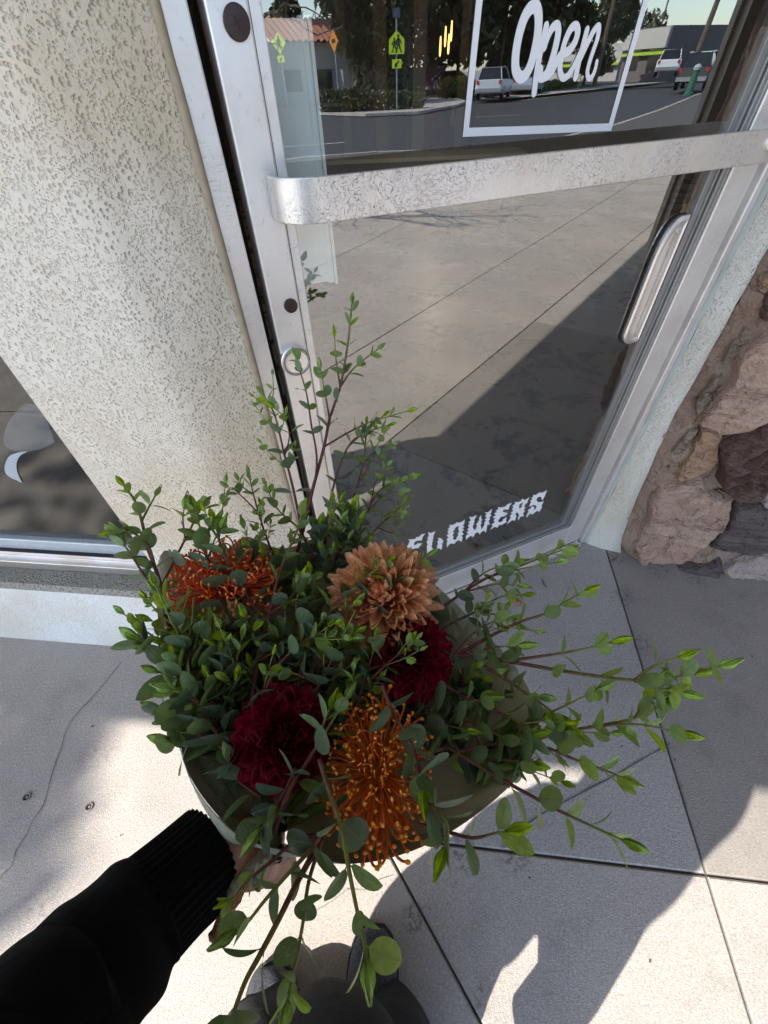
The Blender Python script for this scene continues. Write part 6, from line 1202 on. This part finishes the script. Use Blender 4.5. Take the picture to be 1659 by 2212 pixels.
# ---------------------------------------------------------------- flowers
PET = m_attr('petal', .55, .38); PIN = m_attr('protea_style', .45, .12, noise=140)
def petal_mesh(wid, cup, curl, point=.35, notch=False):
    b = MB(); vs = []; rows = 6
    for i in range(rows+1):
        y = i/rows; wv = wid*(.35+.65*math.sin(PI*min(1, .12+y*.72))**1.0)*(1 if y < .7 else (1-((y-.7)/.3)**2.4*(.78-point*.3)))
        for x in (-1, -.55, 0, .55, 1): vs.append((x*wv, y-(.03*abs(x) if i == rows else 0), cup*(x*x)*wv+curl*y*y-.02*math.cos(x*PI)*(wid)))
    b.add(vs, [(i*5+k2, i*5+k2+1, (i+1)*5+k2+1, (i+1)*5+k2) for i in range(rows) for k2 in range(4)]); return b.mesh('petal', PET, True)
def mum(name, label, c, axis, R, n, colf, th_max, width, incurve, seed, squash=.75, cat='flower', group=None):
    rs = np.random.default_rng(seed); axis = Vector(axis).normalized(); T = thing(name, label, cat, c, group); X = axis.orthogonal().normalized(); Y = axis.cross(X); c = Vector(c); P3 = [petal_mesh(width, 1.0, incurve, .4), petal_mesh(width*.9, 1.3, incurve*1.2, .6), petal_mesh(width*1.1, .8, incurve*.8, .3)]
    b = MB(); b.tube([c-axis*R*.75, c-axis*R*.45, c-axis*R*.2, c+axis*R*.05], [R*.12, R*.22, R*.28, R*.1], 12); cal = link('core', b.mesh('core', flat(name+'_core', tuple(colf(.2, rs)), .7), True), T)
    b = MB(); q = Vector(NECK); b.tube([c-axis*R*.7, (c-axis*R*1.2+q)/2, q], .0035, 8); link('stem', b.mesh('stem', GRST, True), T)
    for i in range(n):
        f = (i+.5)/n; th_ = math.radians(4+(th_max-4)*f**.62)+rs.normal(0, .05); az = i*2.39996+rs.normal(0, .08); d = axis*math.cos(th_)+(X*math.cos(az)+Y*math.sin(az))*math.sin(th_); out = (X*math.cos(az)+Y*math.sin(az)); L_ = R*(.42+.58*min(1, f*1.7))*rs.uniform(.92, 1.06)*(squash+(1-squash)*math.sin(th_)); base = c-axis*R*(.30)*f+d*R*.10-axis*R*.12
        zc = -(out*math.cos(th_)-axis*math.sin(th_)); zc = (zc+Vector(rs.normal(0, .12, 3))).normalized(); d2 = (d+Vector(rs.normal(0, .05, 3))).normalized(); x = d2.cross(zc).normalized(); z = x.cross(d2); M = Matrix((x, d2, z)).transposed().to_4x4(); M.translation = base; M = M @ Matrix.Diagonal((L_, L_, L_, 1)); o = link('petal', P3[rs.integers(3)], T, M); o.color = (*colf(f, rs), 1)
    return T
def peach(f, rs):
    a, b_ = np.array((.97, .43, .19)), np.array((.97, .60, .36)); c = a+(b_-a)*min(1, f*1.1); c = c+(np.array((.78, .50, .44))-c)*(.75 if f > .9 and rs.random() < .5 else .12*rs.random()); return tuple(np.clip(c*rs.uniform(.88, 1.1), 0, .9))
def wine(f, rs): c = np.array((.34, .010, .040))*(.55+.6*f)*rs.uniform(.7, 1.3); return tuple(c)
def ax_to(x, y, d, tilt): P = U(x, y, d); v = tocam(P)+np.array(tilt); return P, v/np.linalg.norm(v)
P, v = ax_to(822, 1280, .440, (-.32, .22, .12)); mum('peach_chrysanthemum', 'large peach chrysanthemum with quilled petals at the top right of the bouquet', P, v, .0505, 298, peach, 116, .128, .50, 31, .93)
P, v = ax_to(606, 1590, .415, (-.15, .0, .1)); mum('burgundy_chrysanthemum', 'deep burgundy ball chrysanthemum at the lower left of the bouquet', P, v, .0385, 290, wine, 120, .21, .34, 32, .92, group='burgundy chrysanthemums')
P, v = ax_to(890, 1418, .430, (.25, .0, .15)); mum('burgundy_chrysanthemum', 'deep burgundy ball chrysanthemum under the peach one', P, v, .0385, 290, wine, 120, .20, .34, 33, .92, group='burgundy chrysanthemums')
def pincushion(label, c, axis, R, n, el, cols, tipc, seed, inward=.6):
    rs = np.random.default_rng(seed); axis = Vector(axis).normalized(); T = thing('pincushion_protea', label, 'flower', c, 'pincushion proteas'); c = Vector(c); X = Vector(el[0])-axis*axis.dot(Vector(el[0])); X.normalize(); Y = axis.cross(X); ms = []; KN = m_attr('style_tip', .5) if 'style_tip' not in bpy.data.materials else bpy.data.materials['style_tip']
    for k2 in range(4):
        b = MB(); cu = (.28, .40, .52, .18)[k2]; q = [(0, 0, 0), (0, .35, -.05*cu), (0, .65, .02), (0, .86, .22*cu+.02), (0, .96, .55*cu), (0, .965, .80*cu)]; b.tube(crv(q, 9), [.020, .019, .018, .018, .019, .020, .020, .019, .018], 5); e_ = np.array(crv(q, 9)[-1]); pv = np.array(crv(q, 9)[-2]); dd = (e_-pv)/np.linalg.norm(e_-pv)
        st_ = b.mesh('style', PIN, True); b2 = MB(); b2.tube([e_-dd*.015, e_+dd*.012, e_+dd*.05, e_+dd*.075], [.022, .033, .030, .014], 6); ms.append((st_, b2.mesh('style_tip', KN, True)))
    b = MB(); b.tube([c-axis*R*.5, c-axis*R*.2, c+axis*R*.12, c+axis*R*.24], [R*.12, R*.26, R*.2, R*.05], 14); link('core', b.mesh('core', flat('protea_core', tuple(x*.45 for x in cols), .7), True), T); b = MB(); b.tube([c-axis*R*.4, (c-axis*R+Vector(NECK))/2, Vector(NECK)], .0045, 8); link('stem', b.mesh('stem', GRST, True), T)
    for i in range(n):
        f = (i+.5)/n; th_ = math.radians(8+100*f**.72); az = i*2.39996; ca, sa = math.cos(az)*el[1], math.sin(az)*el[2]; d = axis*math.cos(th_)+(X*ca+Y*sa)*math.sin(th_); d = (d+Vector(rs.normal(0, .07, 3))).normalized(); L_ = R*(.60+.40*f)*rs.uniform(.9, 1.08)*(1 if f > .2 else .8)*Vector((math.sin(th_)*ca, math.sin(th_)*sa, math.cos(th_))).length
        zc = axis-d*axis.dot(d) if f > .12 else X; zc = (zc.normalized()*inward+Vector(rs.normal(0, .25, 3))).normalized(); x = d.cross(zc).normalized(); z = x.cross(d); M = Matrix((x, d, z)).transposed().to_4x4(); M.translation = c+d*R*.12; M = M @ Matrix.Diagonal((L_, L_, L_, 1)); a_, b_ = ms[rs.integers(4)]; o = link('style', a_, T, M); o.color = (*np.clip(np.array(cols)*rs.uniform(.75, 1.2), 0, 1), 1); o2 = link('style_tip', b_, o, M); o2.color = (*np.clip(np.array(tipc)*rs.uniform(.8, 1.1), 0, 1), 1)
    return T
P, v = ax_to(814, 1664, .412, (.0, .05, .1)); pincushion('orange pincushion protea with yellow tips at the front of the bouquet', P, v, .0455, 270, (RM[:, 1], 1.22, .92), (.74, .155, .012), (.88, .36, .03), 41)
P, v = ax_to(488, 1264, .488, (-.1, .45, .55)); pincushion('red orange pincushion protea at the back left of the bouquet', P, v, .049, 230, (RM[:, 0], 1.15, 1.0), (.82, .12, .03), (.88, .25, .04), 42)
